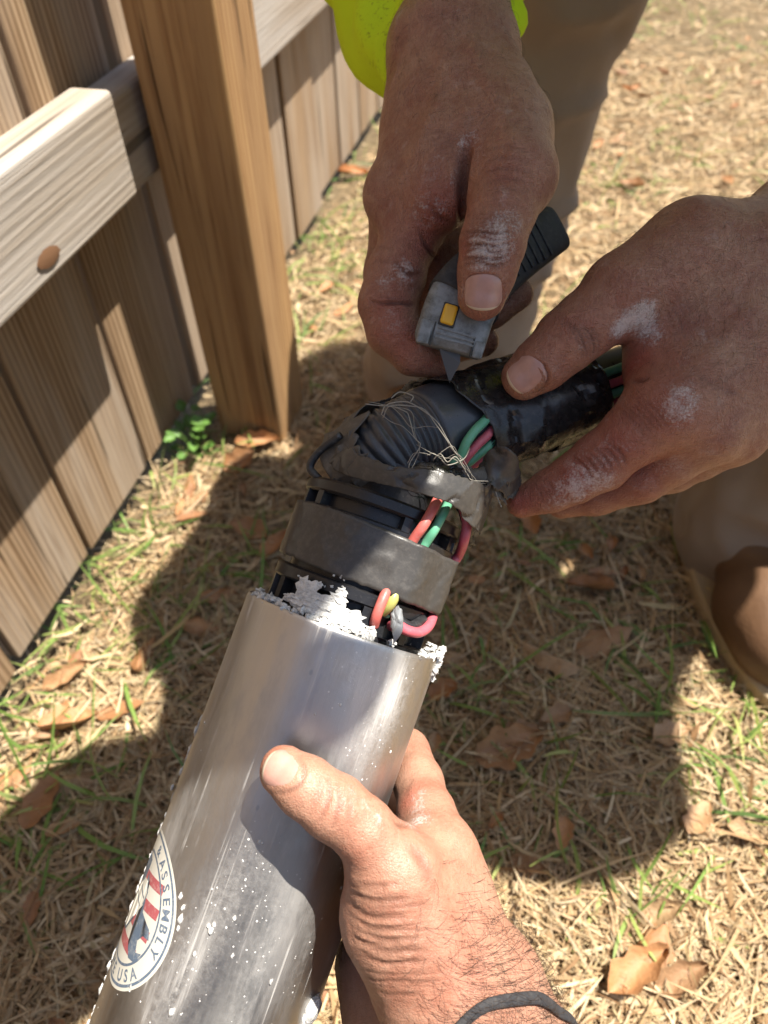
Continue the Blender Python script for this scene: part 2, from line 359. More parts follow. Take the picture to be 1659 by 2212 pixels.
# ------------------------------------------------------------------ timber fence
def wood_mat(name, dark, mid, light, grey, ax=2, streak=1.0):
    m = Mat(name); r = m.rnd(); tc = m.n('ShaderNodeTexCoord').outputs['Object']
    off = m.n('ShaderNodeCombineXYZ', i_0=m.math('MULTIPLY', r, 37.0), i_1=m.math('MULTIPLY', r, 19.0), i_2=m.math('MULTIPLY', r, 53.0)).outputs[0]
    v = m.n('ShaderNodeVectorMath', operation='ADD', i_0=tc, i_1=off).outputs[0]
    sc = [1, 1, 1]; sc[ax] = 0.028; mp = m.n('ShaderNodeMapping', i_0=v); mp.inputs['Scale'].default_value = sc; g = mp.outputs[0]
    sc2 = [1, 1, 1]; sc2[ax] = 0.12; mp2 = m.n('ShaderNodeMapping', i_0=v); mp2.inputs['Scale'].default_value = sc2
    n1 = m.noise(g, 38, 5, 0.6, 0.8); n2 = m.noise(g, 210, 4, 0.7); n3 = m.noise(mp2.outputs[0], 14, 3); n4 = m.noise(v, 900, 2)
    wv = m.n('ShaderNodeTexWave', wave_type='BANDS', bands_direction='X' if ax != 0 else 'Z'); wv.inputs['Scale'].default_value = 42; wv.inputs['Distortion'].default_value = 5; wv.inputs['Detail'].default_value = 3; wv.inputs['Detail Scale'].default_value = 0.9
    m.t.links.new(g, wv.inputs['Vector']); w = wv.outputs[1]
    c = m.ramp(m.math('ADD', m.math('MULTIPLY', n1, 0.65), m.math('MULTIPLY', w, 0.35*streak)), [(0.25, dark), (0.5, mid), (0.75, light)])
    c = m.mix(m.math('MULTIPLY', m.ramp(n3, [(0.42, (0, 0, 0)), (0.62, (1, 1, 1))]), 0.75), c, grey)
    c = m.mix(m.math('MULTIPLY', m.ramp(n2, [(0.5, (0, 0, 0)), (0.70, (1, 1, 1))]), 0.7), c, dark)
    c = m.mix(m.math('MULTIPLY', m.math('ABSOLUTE', m.math('SUBTRACT', r, 0.5)), 0.5), c, mid)
    cr = m.ramp(m.noise(g, 75, 2, 0.5), [(0.66, (0, 0, 0)), (0.69, (1, 1, 1))]); c = m.mix(m.math('MULTIPLY', cr, 0.75), c, tuple(q*0.3 for q in dark))
    # knots
    vk = m.n('ShaderNodeTexVoronoi', feature='F1'); vk.inputs['Scale'].default_value = 7.0; m.t.links.new(mp2.outputs[0], vk.inputs['Vector'])
    kn = m.ramp(vk.outputs[0], [(0.05, (1, 1, 1)), (0.11, (0, 0, 0))]); c = m.mix(m.math('MULTIPLY', kn, 0.7), c, tuple(q*0.35 for q in dark))
    h = m.math('ADD', m.math('MULTIPLY', n2, 0.6), m.math('ADD', m.math('MULTIPLY', w, 0.30*min(streak, 1)), m.math('MULTIPLY', n4, 0.25)))
    m.set(Base_Color=c, Roughness=0.8, Specular_IOR_Level=0.25, Normal=m.bump(m.math('SUBTRACT', h, cr), 0.7, 0.0020)); return m.m
W_PICK = wood_mat('picket_wood', (0.14, 0.08, 0.04), (0.33, 0.225, 0.135), (0.45, 0.335, 0.22), (0.38, 0.315, 0.25), streak=0.7)
W_RAIL = wood_mat('rail_wood', (0.24, 0.19, 0.14), (0.42, 0.355, 0.29), (0.52, 0.455, 0.37), (0.43, 0.405, 0.38), ax=0, streak=0.35)
W_POST = wood_mat('post_wood', (0.15, 0.065, 0.025), (0.36, 0.20, 0.085), (0.50, 0.31, 0.14), (0.33, 0.20, 0.10), streak=1.8)
fence = empty('fence', tuple(FP(0, 0, 0))); tag(fence, 'weathered board fence with a brown square post left of the hands', 'fence')
rotz = math.atan2(FD[1], FD[0])               # local x along the fence, local y away from us
def on_fence(name, me, s, off, z, rx=0, ry=0):
    o = link(name, me); o.parent = fence; o.matrix_parent_inverse = Matrix.Translation(-fence.location)
    o.location = FP(s, off, z); o.rotation_euler = (rx, ry, rotz); return o
pk = []
for q in range(3):
    me = box_mesh('picket', 0.1385, 0.016, 1.80, 0.0022); me.materials.append(W_PICK); pk.append(me)
for k in range(-7, 34):
    o = on_fence('picket', pk[k % 3], 0.147*(k+0.5) + RNG.uniform(-0.001, 0.001), -0.0105 + RNG.uniform(-0.0025, 0.0025), 0.928 + RNG.uniform(-0.006, 0.006), RNG.normal(0, 0.002), RNG.normal(0, 0.0025))
def rail(s0, s1, off, zc, ht=0.088, th=0.038):
    me = box_mesh('rail', s1-s0, th, ht, 0.004, 3); me.materials.append(W_RAIL); return on_fence('rail', me, (s0+s1)/2, off + th/2, zc)
rail(-1.0, 0.156, 0.0385, 0.417); rail(-0.9, 5.0, 0.0008, 0.389)
rail(-1.0, 5.0, 0.0008, 1.45)
for s in (0.288, 2.73):
    me = box_mesh('post', 0.089, 0.089, 2.15, 0.005, 3); me.materials.append(W_POST); on_fence('post', me, s, 0.050+0.0445, 0.90)
# a broken-out knot at the foot of the near rail
V = []; F = []
for i in range(5):
    for j in range(10):
        a = 6.283*j/10; r = 0.0075*(1 - i/4.0)**0.5*(1+0.06*math.sin(5*a)); V.append((r*math.cos(a)*1.9*(1+.15*math.sin(2*a+1)), -0.0004-0.0008*i/4, r*math.sin(a)))
for i in range(4):
    for j in range(10): F.append((i*10+j, i*10+(j+1) % 10, (i+1)*10+(j+1) % 10, (i+1)*10+j))
rk_ = ray(108, 566); tk_ = ((FA+FN*0.0775-CAM)@FN)/(rk_@FN); pk_ = CAM+rk_*tk_
kn = on_fence('knot', mesh('knot', V, F, True), float((pk_-FA)@FD), 0.0776, float(pk_[2])+0.004); kn.data.materials.append(plain('knot', (0.17, 0.085, 0.04), 0.75)); kn.rotation_euler[1] = 0.12
# a small weed at the foot of the post
def weed(base, n, rad, name, label):
    root = empty(name, tuple(base)); tag(root, label, 'weed'); m = plain('weed_leaf', (0.10, 0.20, 0.04), 0.5)
    me = leaf_mesh('leaf', 0.019, 0.0065, 0.4, 0.3); me.materials.append(m)
    for i in range(n):
        a = 6.283*i/n*2.4 + RNG.uniform(0, 0.6); r = rad*RNG.uniform(0.2, 1); h = 0.012 + 0.05*RNG.random()
        o = link('leaf', me, None, root); o.location = (r*math.cos(a), r*math.sin(a), h); o.rotation_euler = (RNG.normal(0, 0.3), RNG.uniform(-0.6, 0.2), a); s = RNG.uniform(0.6, 1.1); o.scale = (s, s, s)
        V, F = sweep(catmull([(0, 0, -0.004), (0.4*r*math.cos(a), 0.4*r*math.sin(a), h*0.7), ((r-0.009)*math.cos(a), (r-0.009)*math.sin(a), h)], 4), 0.0007, 5)
        link('stem', mesh('stem', V, F, True), m, root)
weed(G(430, 985), 22, 0.04, 'weed', 'small bright green weed growing at the foot of the fence post')
print('setting', time.time()-T0)
# ------------------------------------------------------------------ skin
def skin_mat(name, base, deep, pale, spec=0.35, grain=1.0, dusty=0.0):
    m = Mat(name); v = m.coord('Object')
    n1 = m.noise(v, 55, 5, 0.6); n2 = m.noise(v, 260, 4, 0.65); n3 = m.noise(v, 1500, 2)
    c = m.mix(m.ramp(n1, [(0.35, (0, 0, 0)), (0.68, (1, 1, 1))]), base, deep)
    c = m.mix(m.math('MULTIPLY', m.ramp(n2, [(0.45, (0, 0, 0)), (0.7, (1, 1, 1))]), 0.35), c, pale)
    c = m.mix(m.math('MULTIPLY', m.attr('red'), 0.8, clamp=True), c, tuple(a*b for a, b in zip(deep, (1.15, 0.72, 0.70))))
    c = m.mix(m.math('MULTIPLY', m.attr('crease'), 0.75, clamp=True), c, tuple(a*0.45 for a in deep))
    sp = m.ramp(m.voro(v, 260), [(0.07, (1, 1, 1)), (0.12, (0, 0, 0))]); c = m.mix(m.math('MULTIPLY', sp, 0.3), c, tuple(a*0.5 for a in deep))
    # white residue: a mask per vertex, broken up by fine noise
    pw = m.attr('powder'); pn = m.noise(v, 800, 4, 0.75); pl = m.noise(v, 170, 4, 0.65)
    k = m.math('MULTIPLY_ADD', pl, 2.0, m.math('MULTIPLY', pn, 2.6)); k = m.math('ADD', k, m.math('MULTIPLY', pw, 0.75)); k = m.math('MULTIPLY', m.math('SUBTRACT', k, m.math('MULTIPLY_ADD', m.attr('crease'), 0.8, 2.72)), 1.3, clamp=True)
    k = m.math('MULTIPLY', k, m.math('MULTIPLY', pw, 1.3, clamp=True)); k = m.math('MAXIMUM', k, m.math('MULTIPLY', m.ramp(m.noise(v, 95, 5, 0.7), [(0.60, (0, 0, 0)), (0.82, (1, 1, 1))]), dusty)); kk = m.math('MULTIPLY', k, 0.68)
    c = m.mix(kk, c, (0.70, 0.64, 0.60))
    vo = m.voro(v, 900, 'DISTANCE_TO_EDGE'); vs = m.coord('Object', (1, 1, 1)); pore = m.math('ADD', m.math('MULTIPLY', vo, 1.4), m.math('MULTIPLY', n3, 0.7))
    b1 = m.bump(pore, 0.5*grain, 0.0008); b2 = m.bump(n2, 0.5*grain, 0.0016, b1)
    sA = m.noise(m.coord('Object', (1, 0.18, 0.3), (0.4, 0.2, 0.5)), 850, 3, 0.6, 0.4); sB = m.noise(m.coord('Object', (0.2, 1, 0.35), (-0.3, 0.5, -0.4)), 850, 3, 0.6, 0.4); hA = m.math('ADD', m.math('ABSOLUTE', m.math('SUBTRACT', sA, 0.5)), m.math('ABSOLUTE', m.math('SUBTRACT', sB, 0.5)))
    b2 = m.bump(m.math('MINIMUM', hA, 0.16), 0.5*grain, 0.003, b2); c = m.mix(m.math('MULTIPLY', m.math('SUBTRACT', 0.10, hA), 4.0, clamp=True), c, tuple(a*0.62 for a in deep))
    b3 = m.bump(m.math('MULTIPLY', k, pn), 0.5, 0.001, b2)
    m.set(Base_Color=c, Roughness=m.math('MULTIPLY_ADD', kk, 0.45, 0.41), Specular_IOR_Level=spec, Normal=b3)
    m.set(Subsurface_Weight=0.12, Subsurface_Scale=0.004); m.b.inputs['Subsurface Radius'].default_value = (1.0, 0.35, 0.2)
    return m.m
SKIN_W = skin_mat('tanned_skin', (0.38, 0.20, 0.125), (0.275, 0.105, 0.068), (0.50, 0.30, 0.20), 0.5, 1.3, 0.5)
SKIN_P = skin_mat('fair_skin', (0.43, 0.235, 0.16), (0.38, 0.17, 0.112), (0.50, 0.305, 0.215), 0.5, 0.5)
def nail_mat(name, col):
    m = Mat(name); v = m.coord('Object'); m.set(Base_Color=m.mix(m.noise(v, 300, 3), col, tuple(a*0.72 for a in col)), Roughness=0.3, Specular_IOR_Level=0.5, Normal=m.bump(m.noise(v, 700, 2), 0.15, 0.0004), Subsurface_Weight=0.1, Subsurface_Scale=0.003); return m.m
NAIL_W = nail_mat('nail_worker', (0.50, 0.29, 0.24)); NAIL_P = nail_mat('nail_pale', (0.60, 0.33, 0.265)); NAIL_E = plain('nail_edge', (0.60, 0.50, 0.38), 0.5)
def J(px, py, d, r): return (P(px, py, d), r/1000.0)
def detail(body, pts, creases, powders, reds, ridge=(), gain=1.7):
    """creases (pixel polylines), residue and red patches are looked up on the surface itself"""
    N = body.grad(pts); disp = np.zeros(len(pts)); cr = np.zeros(len(pts)); pw = np.zeros(len(pts)); rd = np.zeros(len(pts))
    curve = lambda line: catmull(line, 10) if len(line) > 2 else np.linspace(line[0], line[1], 14)
    CL = [curve(q[0]) for q in creases]; RL = [curve(q[0]) for q in ridge]; SP = np.array([(q[0], q[1]) for q in list(powders)+list(reds)], float)
    allp = np.vstack(CL + RL + [SP]); hit = body.trace(allp[:, 0], allp[:, 1]); pos = 0
    for L, (line, w, dep) in zip(CL, creases):
        Q = hit[pos:pos+len(L)]; pos += len(L); near = np.flatnonzero((np.abs(pts - Q.mean(0)).max(1) < 0.035))
        if not len(near): continue
        D = np.linalg.norm(pts[near][:, None] - Q[None], axis=2); j = D.argmin(1); d = D[np.arange(len(near)), j]
        fade = np.sin(np.pi*(j+0.6)/(len(L)+0.2))**0.6; e = np.exp(-(d/(w/1000))**2)*fade
        sh = np.exp(-(d/(w/1000*2.3))**2)*fade
        disp[near] -= dep*gain/1000*(e*1.15 - sh*0.45); cr[near] = np.maximum(cr[near], e*min(1, dep/0.5))
    for L, (line, w, dep) in zip(RL, ridge):
        Q = hit[pos:pos+len(L)]; pos += len(L); d = np.linalg.norm(pts[:, None]-Q[None], axis=2).min(1); disp += dep/1000*np.exp(-(d/(w/1000))**2)
    for k, (x, y, r, st) in enumerate(list(powders)+list(reds)):
        q = hit[pos+k]; (pw if k < len(powders) else rd)[:] += st*np.exp(-(np.linalg.norm(pts-q, axis=1)/(r/1000))**2)
    disp += 0.00022*vnoise(pts, 420) + 0.0007*vnoise(pts, 110) + 0.0012*vnoise(pts, 45)
    return pts + N*disp[:, None], cr, pw, rd
def nail(body, c_px, t_px, w, l, mat, parent, free=0.18):
    """a fingernail plate moulded on the fingertip; c_px its middle, t_px a pixel towards the tip"""
    c = body.trace(*c_px)[0]; n = body.grad(c[None])[0]; q = body.trace(*t_px)[0]; t = q-c; t = unit(t - n*np.dot(t, n)); s = np.cross(n, t)
    m, k = 14, 12; V = []; F = []; col = []
    for lay in (0, 1):
        for i in range(m+1):
            v = -1 + 2*i/m
            for j in range(k+1):
                u = -1 + 2*j/k; lim = (1-abs(min(v, 0))**3.2)**0.5 if v < 0 else (1-0.20*v**4)
                V.append(c + s*(u*max(lim, 0.12)*w/2000) + t*(v*l/2000*(1 - (0.16*u*u if v > 0 else 0)*v)))
    A = np.array(V); S = body.march(A + n*0.006, -np.tile(n, (len(A), 1))); nn = body.grad(S); nv = (m+1)*(k+1)
    for q in range(len(S)):
        i = (q % nv)//(k+1); v = -1+2*i/m; u = -1+2*((q % nv) % (k+1))/k
        # plates are flatter than the finger: pull towards the mid plane, raise the free end
        lift = 0.00045 - 0.0010*abs(u)**4 - 0.0008*max(0, -v)**5 + 0.0003*max(0, v)
        S[q] = S[q] + nn[q]*lift - (0.0011 if q >= nv else 0)*n
    for i in range(m):
        for j in range(k):
            a = i*(k+1)+j; F.append((a, a+1, a+k+2, a+k+1))
    for j in range(k): F.append((m*(k+1)+j, m*(k+1)+j+1, nv+m*(k+1)+j+1, nv+m*(k+1)+j)); F.append((j+1, j, nv+j, nv+j+1))
    for i in range(m): F.append((i*(k+1), (i+1)*(k+1), nv+(i+1)*(k+1), nv+i*(k+1))); F.append(((i+1)*(k+1)+k, i*(k+1)+k, nv+i*(k+1)+k, nv+(i+1)*(k+1)+k))
    me = mesh('fingernail', S, F, True); me.materials.append(mat); me.materials.append(NAIL_E)
    me.polygons.foreach_set('material_index', [1 if (q < m*k and q//k >= m*(1-free/2)) else 0 for q in range(len(me.polygons))])
    o = link('fingernail', me, None, parent); return o
def cat_meshes(pieces):                        # [(pts, F, cr, pw, rd)]
    V = []; F = []; A = [[], [], []]; o = 0
    for p, f, *at in pieces:
        V.append(p); F.append(np.asarray(f)+o); o += len(p)
        for k in range(3): A[k].append(at[k] if at else np.zeros(len(p)))
    return np.vstack(V), np.vstack(F), [np.concatenate(a) for a in A]
def person_mesh(name, pieces, mat):
    V, F, A = cat_meshes(pieces); me = fast_mesh(name, V, F, True)
    for n, a in zip(('crease', 'powder', 'red'), A): set_attr(me, n, a)
    return link(name, me, mat)
VOX = 0.0011
# ---- worker's knife hand (his right), coming down from the top of the picture
R_W1, R_W2 = J(955, 115, .402, 22.5), J(1012, 115, .400, 22)
H1 = Body(core=[[J(945, -120, .47, 26), R_W1, J(950, 240, .392, 21.5), J(868, 425, .380, 17)],
                [J(1010, -120, .465, 26), R_W2, J(1045, 230, .382, 22), J(1085, 290, .366, 20), J(1112, 375, .348, 17)],
                [R_W1, J(950, 290, .405, 23), J(880, 430, .402, 18)],
                [J(1000, 260, .385, 20), J(978, 345, .367, 17), J(944, 430, .362, 15.5)],
                [J(970, 400, .402, 19), J(935, 540, .405, 15), J(955, 640, .404, 11)]],
          limbs=[[J(1085, 290, .366, 19), J(1112, 380, .346, 16.5), J(1083, 465, .339, 14.2), J(1064, 525, .336, 14.0), J(1052, 585, .337, 12.4), J(1041, 640, .339, 10.6)],
                 [J(868, 425, .380, 17), J(885, 510, .373, 14.0), J(855, 595, .370, 13.8), J(838, 655, .369, 13.4), J(850, 715, .368, 12.6), J(893, 762, .369, 10.2), J(950, 778, .373, 9.0)],
                 [J(880, 430, .405, 17), J(845, 590, .405, 14), J(860, 690, .408, 12.5), J(960, 705, .402, 10), J(1060, 668, .392, 9.2), J(1118, 634, .388, 8.0)],
                 [J(890, 420, .425, 16), J(860, 600, .425, 13), J(880, 720, .425, 11), J(965, 750, .412, 9.5), J(1043, 737, .402, 8.2)],
                 [J(905, 400, .44, 15), J(890, 560, .445, 11), J(930, 690, .440, 9), J(1010, 690, .425, 8)]],
          kc=0.016, kl=0.009, kf=0.0010)
p, f = H1.polygonise(VOX, lo=np.array([-.5, -.5, 0]), hi=P(1000, -60, .44)+np.array([.3, 0.02, .3]))
cr1 = [([(1010, 318), (1006, 350), (1002, 400), (1004, 440), (1000, 480)], 3.0, 2.4),
       ([(800, 652), (840, 656), (868, 655), (896, 660)], 1.0, 0.9), ([(815, 640), (850, 645), (880, 643)], 0.8, 0.35), ([(905, 500), (925, 540), (940, 560)], 1.2, 0.5), ([(925, 440), (950, 470), (975, 480)], 1.2, 0.4),
       ([(850, 560), (880, 590), (910, 592)], 1.2, 0.5)]
for k in range(6): cr1.append(([(995+k*0.5, 505+k*14), (1030, 500+k*14-5*(k % 2)), (1070, 503+k*14), (1110, 497+k*13)], 0.9, 0.42 if k % 2 else 0.6))
for k in range(5): cr1.append(([(1000+k*6, 470+k*7), (1050, 462+k*9), (1100, 470+k*6)], 0.7, 0.25))
for k in range(7): cr1.append(([(905+k*12, 300+k*9), (950+k*8, 285+k*11), (985, 300+k*10)], 0.9, 0.22))
for k in range(5): cr1.append(([(1040+k*6, 330+k*22), (1090, 320+k*22), (1150, 335+k*20)], 1.0, 0.25))
for k in range(4): cr1.append(([(790+k*3, 480+k*30), (820, 474+k*30), (850, 482+k*30)], 0.8, 0.2))
nl1 = [(1003, 636), (1006, 610), (1020, 600), (1050, 597), (1075, 604), (1080, 640), (1070, 662)]
cr1.append((nl1, 0.9, 0.7))
pw1 = [(1050, 520, 10, .85), (1075, 490, 8, .75), (1030, 545, 6, .8), (1055, 560, 7, .65), (1090, 540, 6, .7), (1000, 640, 4, .5), (880, 590, 7, 1.0), (862, 575, 4, .8), (960, 470, 8, .65), (905, 450, 9, .7), (985, 400, 6, .6), (1008, 300, 5, .8), (945, 350, 10, .45), (1030, 340, 9, .45), (1120, 480, 5, .5), (830, 600, 5, .7), (850, 700, 14, .5), (1080, 680, 5, .3), (1110, 440, 10, .25), (995, 320, 8, .25)]
rd1 = [(850, 640, 32, .35), (1060, 560, 26, .3), (930, 440, 25, .3), (950, 470, 14, .7), (925, 550, 8, .5), (1040, 690, 6, .5), (840, 700, 14, .4), (1110, 380, 14, .3), (880, 760, 10, .4), (1000, 540, 5, .5)]
v1, c1, w1, r1 = detail(H1, p, cr1, pw1, rd1, [([(1010, 60), (1040, 150), (1085, 250), (1110, 330)], 4.0, 1.0), ([(960, 80), (955, 180), (900, 330), (860, 400)], 4.5, 1.0), ([(985, 150), (1000, 230), (1005, 290)], 3.0, 0.6)], gain=2.4); piece1 = (v1, f, c1, w1, r1)
print('hand1', len(p), time.time()-T0)
# ---- worker's other hand (his left), coming in from the right
H2 = Body(core=[[J(1900, 380, .43, 33), J(1740, 500, .388, 27), J(1640, 560, .372, 24), J(1500, 545, .360, 20), J(1345, 635, .352, 16.5)],
                [J(1930, 430, .43, 33), J(1745, 590, .388, 26), J(1600, 720, .366, 21), J(1445, 878, .347, 17.5)],
                [J(1745, 640, .392, 24), J(1640, 780, .372, 20), J(1525, 918, .356, 17)],
                [J(1755, 690, .400, 22), J(1680, 820, .382, 18), J(1578, 925, .371, 16)],
                [J(1760, 730, .408, 20), J(1700, 820, .396, 16), J(1618, 892, .386, 13.5)],
                [J(1560, 640, .366, 19), J(1450, 730, .364, 15), J(1420, 800, .360, 14)]],
          limbs=[[J(1500, 545, .360, 20), J(1345, 635, .352, 16.8), J(1270, 695, .350, 14.6), J(1225, 735, .350, 14.0), J(1175, 783, .351, 12.2), J(1132, 815, .354, 10.3)],
                 [J(1445, 878, .347, 17.5), J(1365, 940, .352, 14.2), J(1295, 1000, .357, 13.0), J(1240, 1035, .361, 11.6), J(1190, 1060, .366, 10.2), J(1128, 1083, .371, 8.0)],
                 [J(1525, 918, .356, 17), J(1450, 985, .364, 13.6), J(1385, 1032, .372, 12.2), J(1290, 1068, .384, 10), J(1215, 1085, .392, 8.5)],
                 [J(1578, 925, .371, 16), J(1510, 980, .382, 12.5), J(1450, 1016, .391, 11), J(1350, 1055, .400, 9)],
                 [J(1618, 892, .386, 13.5), J(1560, 950, .396, 10.5), J(1510, 982, .404, 9.4), J(1430, 1030, .412, 8)]],
          kc=0.016, kl=0.009, kf=0.0010)
p, f = H2.polygonise(VOX, hi=P(1830, 400, .40)+np.array([0.01, .3, .3]))
cr2 = [([(1392, 690), (1375, 715), (1350, 740), (1325, 770)], 2.2, 1.7), ([(1366, 822), (1385, 822), (1405, 815)], 1.2, 0.8)]
for k in range(5): cr2.append(([(1205+k*14, 690-k*4+6*k), (1235+k*13, 712+k*2), (1255+k*10, 750), (1262+k*6, 785-k*4)], 0.9, 0.5 if k % 2 else 0.3))
for k in range(6): cr2.append(([(1235+k*16, 985+k*-6), (1262+k*16, 1005-k*5), (1285+k*14, 1040-k*7)], 0.9, 0.35))
for k in range(5): cr2.append(([(1330+k*15, 880-k*4), (1365+k*14, 905-k*3), (1400+k*11, 945-k*5)], 0.9, 0.28))
for k in range(4): cr2.append(([(1150+k*9, 1036-k*3), (1165+k*9, 1060-k*2), (1175+k*9, 1090)], 0.7, 0.25))
for k in range(6): cr2.append(([(1420+k*18, 640-k*8), (1450+k*14, 690-k*6), (1480+k*14, 760)], 1.3, 0.22))
for k in range(5): cr2.append(([(1450+k*22, 830+k*6), (1500+k*20, 810+k*9), (1540+k*16, 830+k*9)], 1.3, 0.22))
nl2 = [(1152, 851), (1175, 838), (1182, 812), (1170, 790), (1148, 776), (1120, 770)]
cr2.append((nl2, 0.9, 0.7))
rg2 = [([(1470, 850), (1560, 740), (1650, 640)], 4.0, 0.9), ([(1550, 900), (1620, 800), (1680, 710)], 4.0, 0.7)]
pw2 = [(1375, 690, 7, 1.15), (1350, 705, 6, 1.0), (1330, 715, 5, .8), (1400, 700, 6, .9), (1408, 655, 5, .7), (1408, 725, 6, .85), (1395, 670, 4, .6), (1470, 870, 10, .75), (1450, 900, 8, .6), (1490, 850, 6, .5), (1255, 1020, 12, .7), (1290, 1045, 10, .6), (1230, 1060, 9, .55), (1260, 765, 6, .5), (1262, 745, 3, .6), (1550, 940, 8, .5), (1335, 970, 12, .55), (1200, 1090, 9, .5), (1380, 1030, 10, .45), (1460, 1000, 12, .5), (1300, 560, 12, .15), (1180, 850, 5, .3), (1250, 800, 5, .35)]
rd2 = [(1250, 1040, 40, .45), (1300, 740, 35, .3), (1450, 900, 30, .25), (1360, 800, 9, .8), (1240, 1030, 10, .7), (1120, 1085, 8, .9), (1330, 960, 10, .45), (1180, 850, 7, .6), (1460, 880, 12, .35), (1400, 760, 10, .5), (1400, 1050, 14, .4)]
v2, c2, w2, r2 = detail(H2, p, cr2, pw2, rd2, rg2, gain=2.5); piece2 = (v2, f, c2, w2, r2)
print('hand2', len(p), time.time()-T0)
# ---- photographer's hand round the pump casing
H3 = Body(core=[[J(1060, 2420, .322, 27), J(1000, 2260, .315, 25), J(948, 2120, .310, 23.5), J(868, 1985, .304, 20), J(848, 1890, .298, 15.5)],
                [J(1190, 2420, .335, 25), J(1115, 2270, .330, 22.5), J(1046, 2130, .325, 21.5), J(968, 1960, .322, 16.5), J(946, 1850, .326, 14.5)],
                [J(1010, 2260, .335, 24), J(960, 2100, .340, 22), J(905, 1950, .345, 17), J(925, 1880, .348, 14)],
                [J(985, 2250, .345, 22), J(836, 2190, .352, 16.5), J(806, 2080, .360, 13.5), J(850, 2000, .368, 13)],
                [J(905, 1990, .315, 18), J(905, 1880, .318, 14)]],
          limbs=[[J(862, 1960, .303, 19), J(848, 1876, .297, 15.2), J(785, 1795, .293, 11.8), J(722, 1742, .291, 12.2), J(662, 1700, .292, 11.0), J(616, 1665, .2945, 9.8)],
                 [J(968, 1960, .322, 16.5), J(944, 1846, .327, 14.6), J(922, 1755, .345, 12.2), J(904, 1690, .364, 11.6), J(884, 1620, .386, 9.8), J(820, 1585, .412, 8.6), J(740, 1570, .416, 8)],
                 [J(925, 1890, .346, 14), J(900, 1800, .390, 11.2), J(820, 1740, .420, 9.5), J(740, 1700, .420, 8.5)],
                 [J(890, 1970, .362, 13.5), J(862, 1890, .402, 11), J(780, 1840, .424, 9.5), J(700, 1800, .420, 8.5)],
                 [J(850, 2040, .368, 12), J(812, 1980, .405, 9.5), J(730, 1930, .418, 8.5), J(670, 1900, .414, 8)]],
          kc=0.014, kl=0.010, kf=0.0010)
p, f = H3.polygonise(VOX, lo=P(1060, 2420, .322)+np.array([-.3, 0.0, -.3]))
cr3 = []
for k, (a, b) in enumerate([((700, 1668), (668, 1760)), ((712, 1675), (690, 1775)), ((730, 1690), (718, 1790)), ((755, 1712), (742, 1790)), ((745, 1705), (720, 1770)), ((690, 1665), (672, 1740))]):
    m = ((a[0]+b[0])/2+9, (a[1]+b[1])/2); cr3.append(([a, m, b], 0.9, 0.5 if k in (1, 2) else 0.28))
for k, (x0, y0, x1, y1, s) in enumerate([(752, 1925, 890, 1950, 14), (752, 1950, 880, 1985, 18), (755, 1975, 900, 2010, 20), (760, 2000, 920, 2030, 20), (765, 2028, 930, 2060, 16), (778, 2058, 920, 2085, 14), (760, 1905, 860, 1905, 10), (790, 2105, 880, 2122, 10), (800, 1985, 940, 2015, 14), (752, 1900, 820, 1925, 8), (820, 2140, 900, 2150, 8), (760, 2012, 860, 2045, 12), (770, 1940, 930, 1960, 10)]):
    cr3.append(([(x0, y0), ((x0+x1)/2-20, (y0+y1)/2+s*0.6), ((x0+x1)/2+40, (y0+y1)/2+s*0.5), (x1, y1-4)], 1.5 if k < 6 else 1.0, 0.75 if k < 6 else 0.4))
for k in range(16): y0 = 1912+k*13.5; cr3.append(([(752+0.25*max(0, k-6)*8, y0), (800+k*2, y0+14+3*(k % 3)), (860+k*4, y0+20-4*(k % 2)), (915+k*4, y0+10)], 0.7, 0.24+0.12*(k % 3)))
for k in range(9): cr3.append(([(905+k*9, 1870+k*26), (935+k*10, 1890+k*25), (965+k*9, 1885+k*28)], 0.8, 0.16))
cr3.append(([(884, 1830), (910, 1860), (930, 1905)], 3.0, 0.8)); cr3.append(([(850, 1775), (862, 1783), (880, 1782)], 1.4, 0.8))
for k in range(5): cr3.append(([(800+k*18, 1830+k*4), (815+k*17, 1860), (820+k*16, 1900)], 0.8, 0.16))
cr3.append(([(587, 1713), (615, 1712), (640, 1702), (655, 1683), (656, 1655), (640, 1622)], 0.9, 0.7))
cr3.append(([(572, 1690), (576, 1660), (592, 1632)], 0.7, 0.4))
rg3 = [([(930, 1880), (960, 1980), (1000, 2080)], 5.0, 0.9), ([(860, 2000), (950, 2080), (1000, 2200)], 6, 0.8)]
pw3 = [(905, 1770, 6, 1.1), (890, 1785, 4, 1.2), (868, 1783, 3, 1.1), (905, 1740, 6, .7), (912, 1700, 5, .5), (760, 1705, 3, .8), (790, 1740, 3, .8), (815, 1765, 3, .9), (715, 1740, 4, .3), (950, 1850, 8, .15), (830, 1800, 6, .2)]
rd3 = [(580, 1650, 7, .35), (600, 1620, 5, .3), (720, 1730, 8, .4), (930, 1700, 8, .6), (880, 1730, 7, .7), (1000, 2050, 16, .35), (900, 1600, 7, .6), (800, 1840, 12, .2), (560, 1680, 4, .3)]
v3, c3, w3, r3 = detail(H3, p, cr3, pw3, rd3, rg3, gain=1.05); piece3 = (v3, f, c3, w3, r3)
print('hand3', len(p), time.time()-T0)
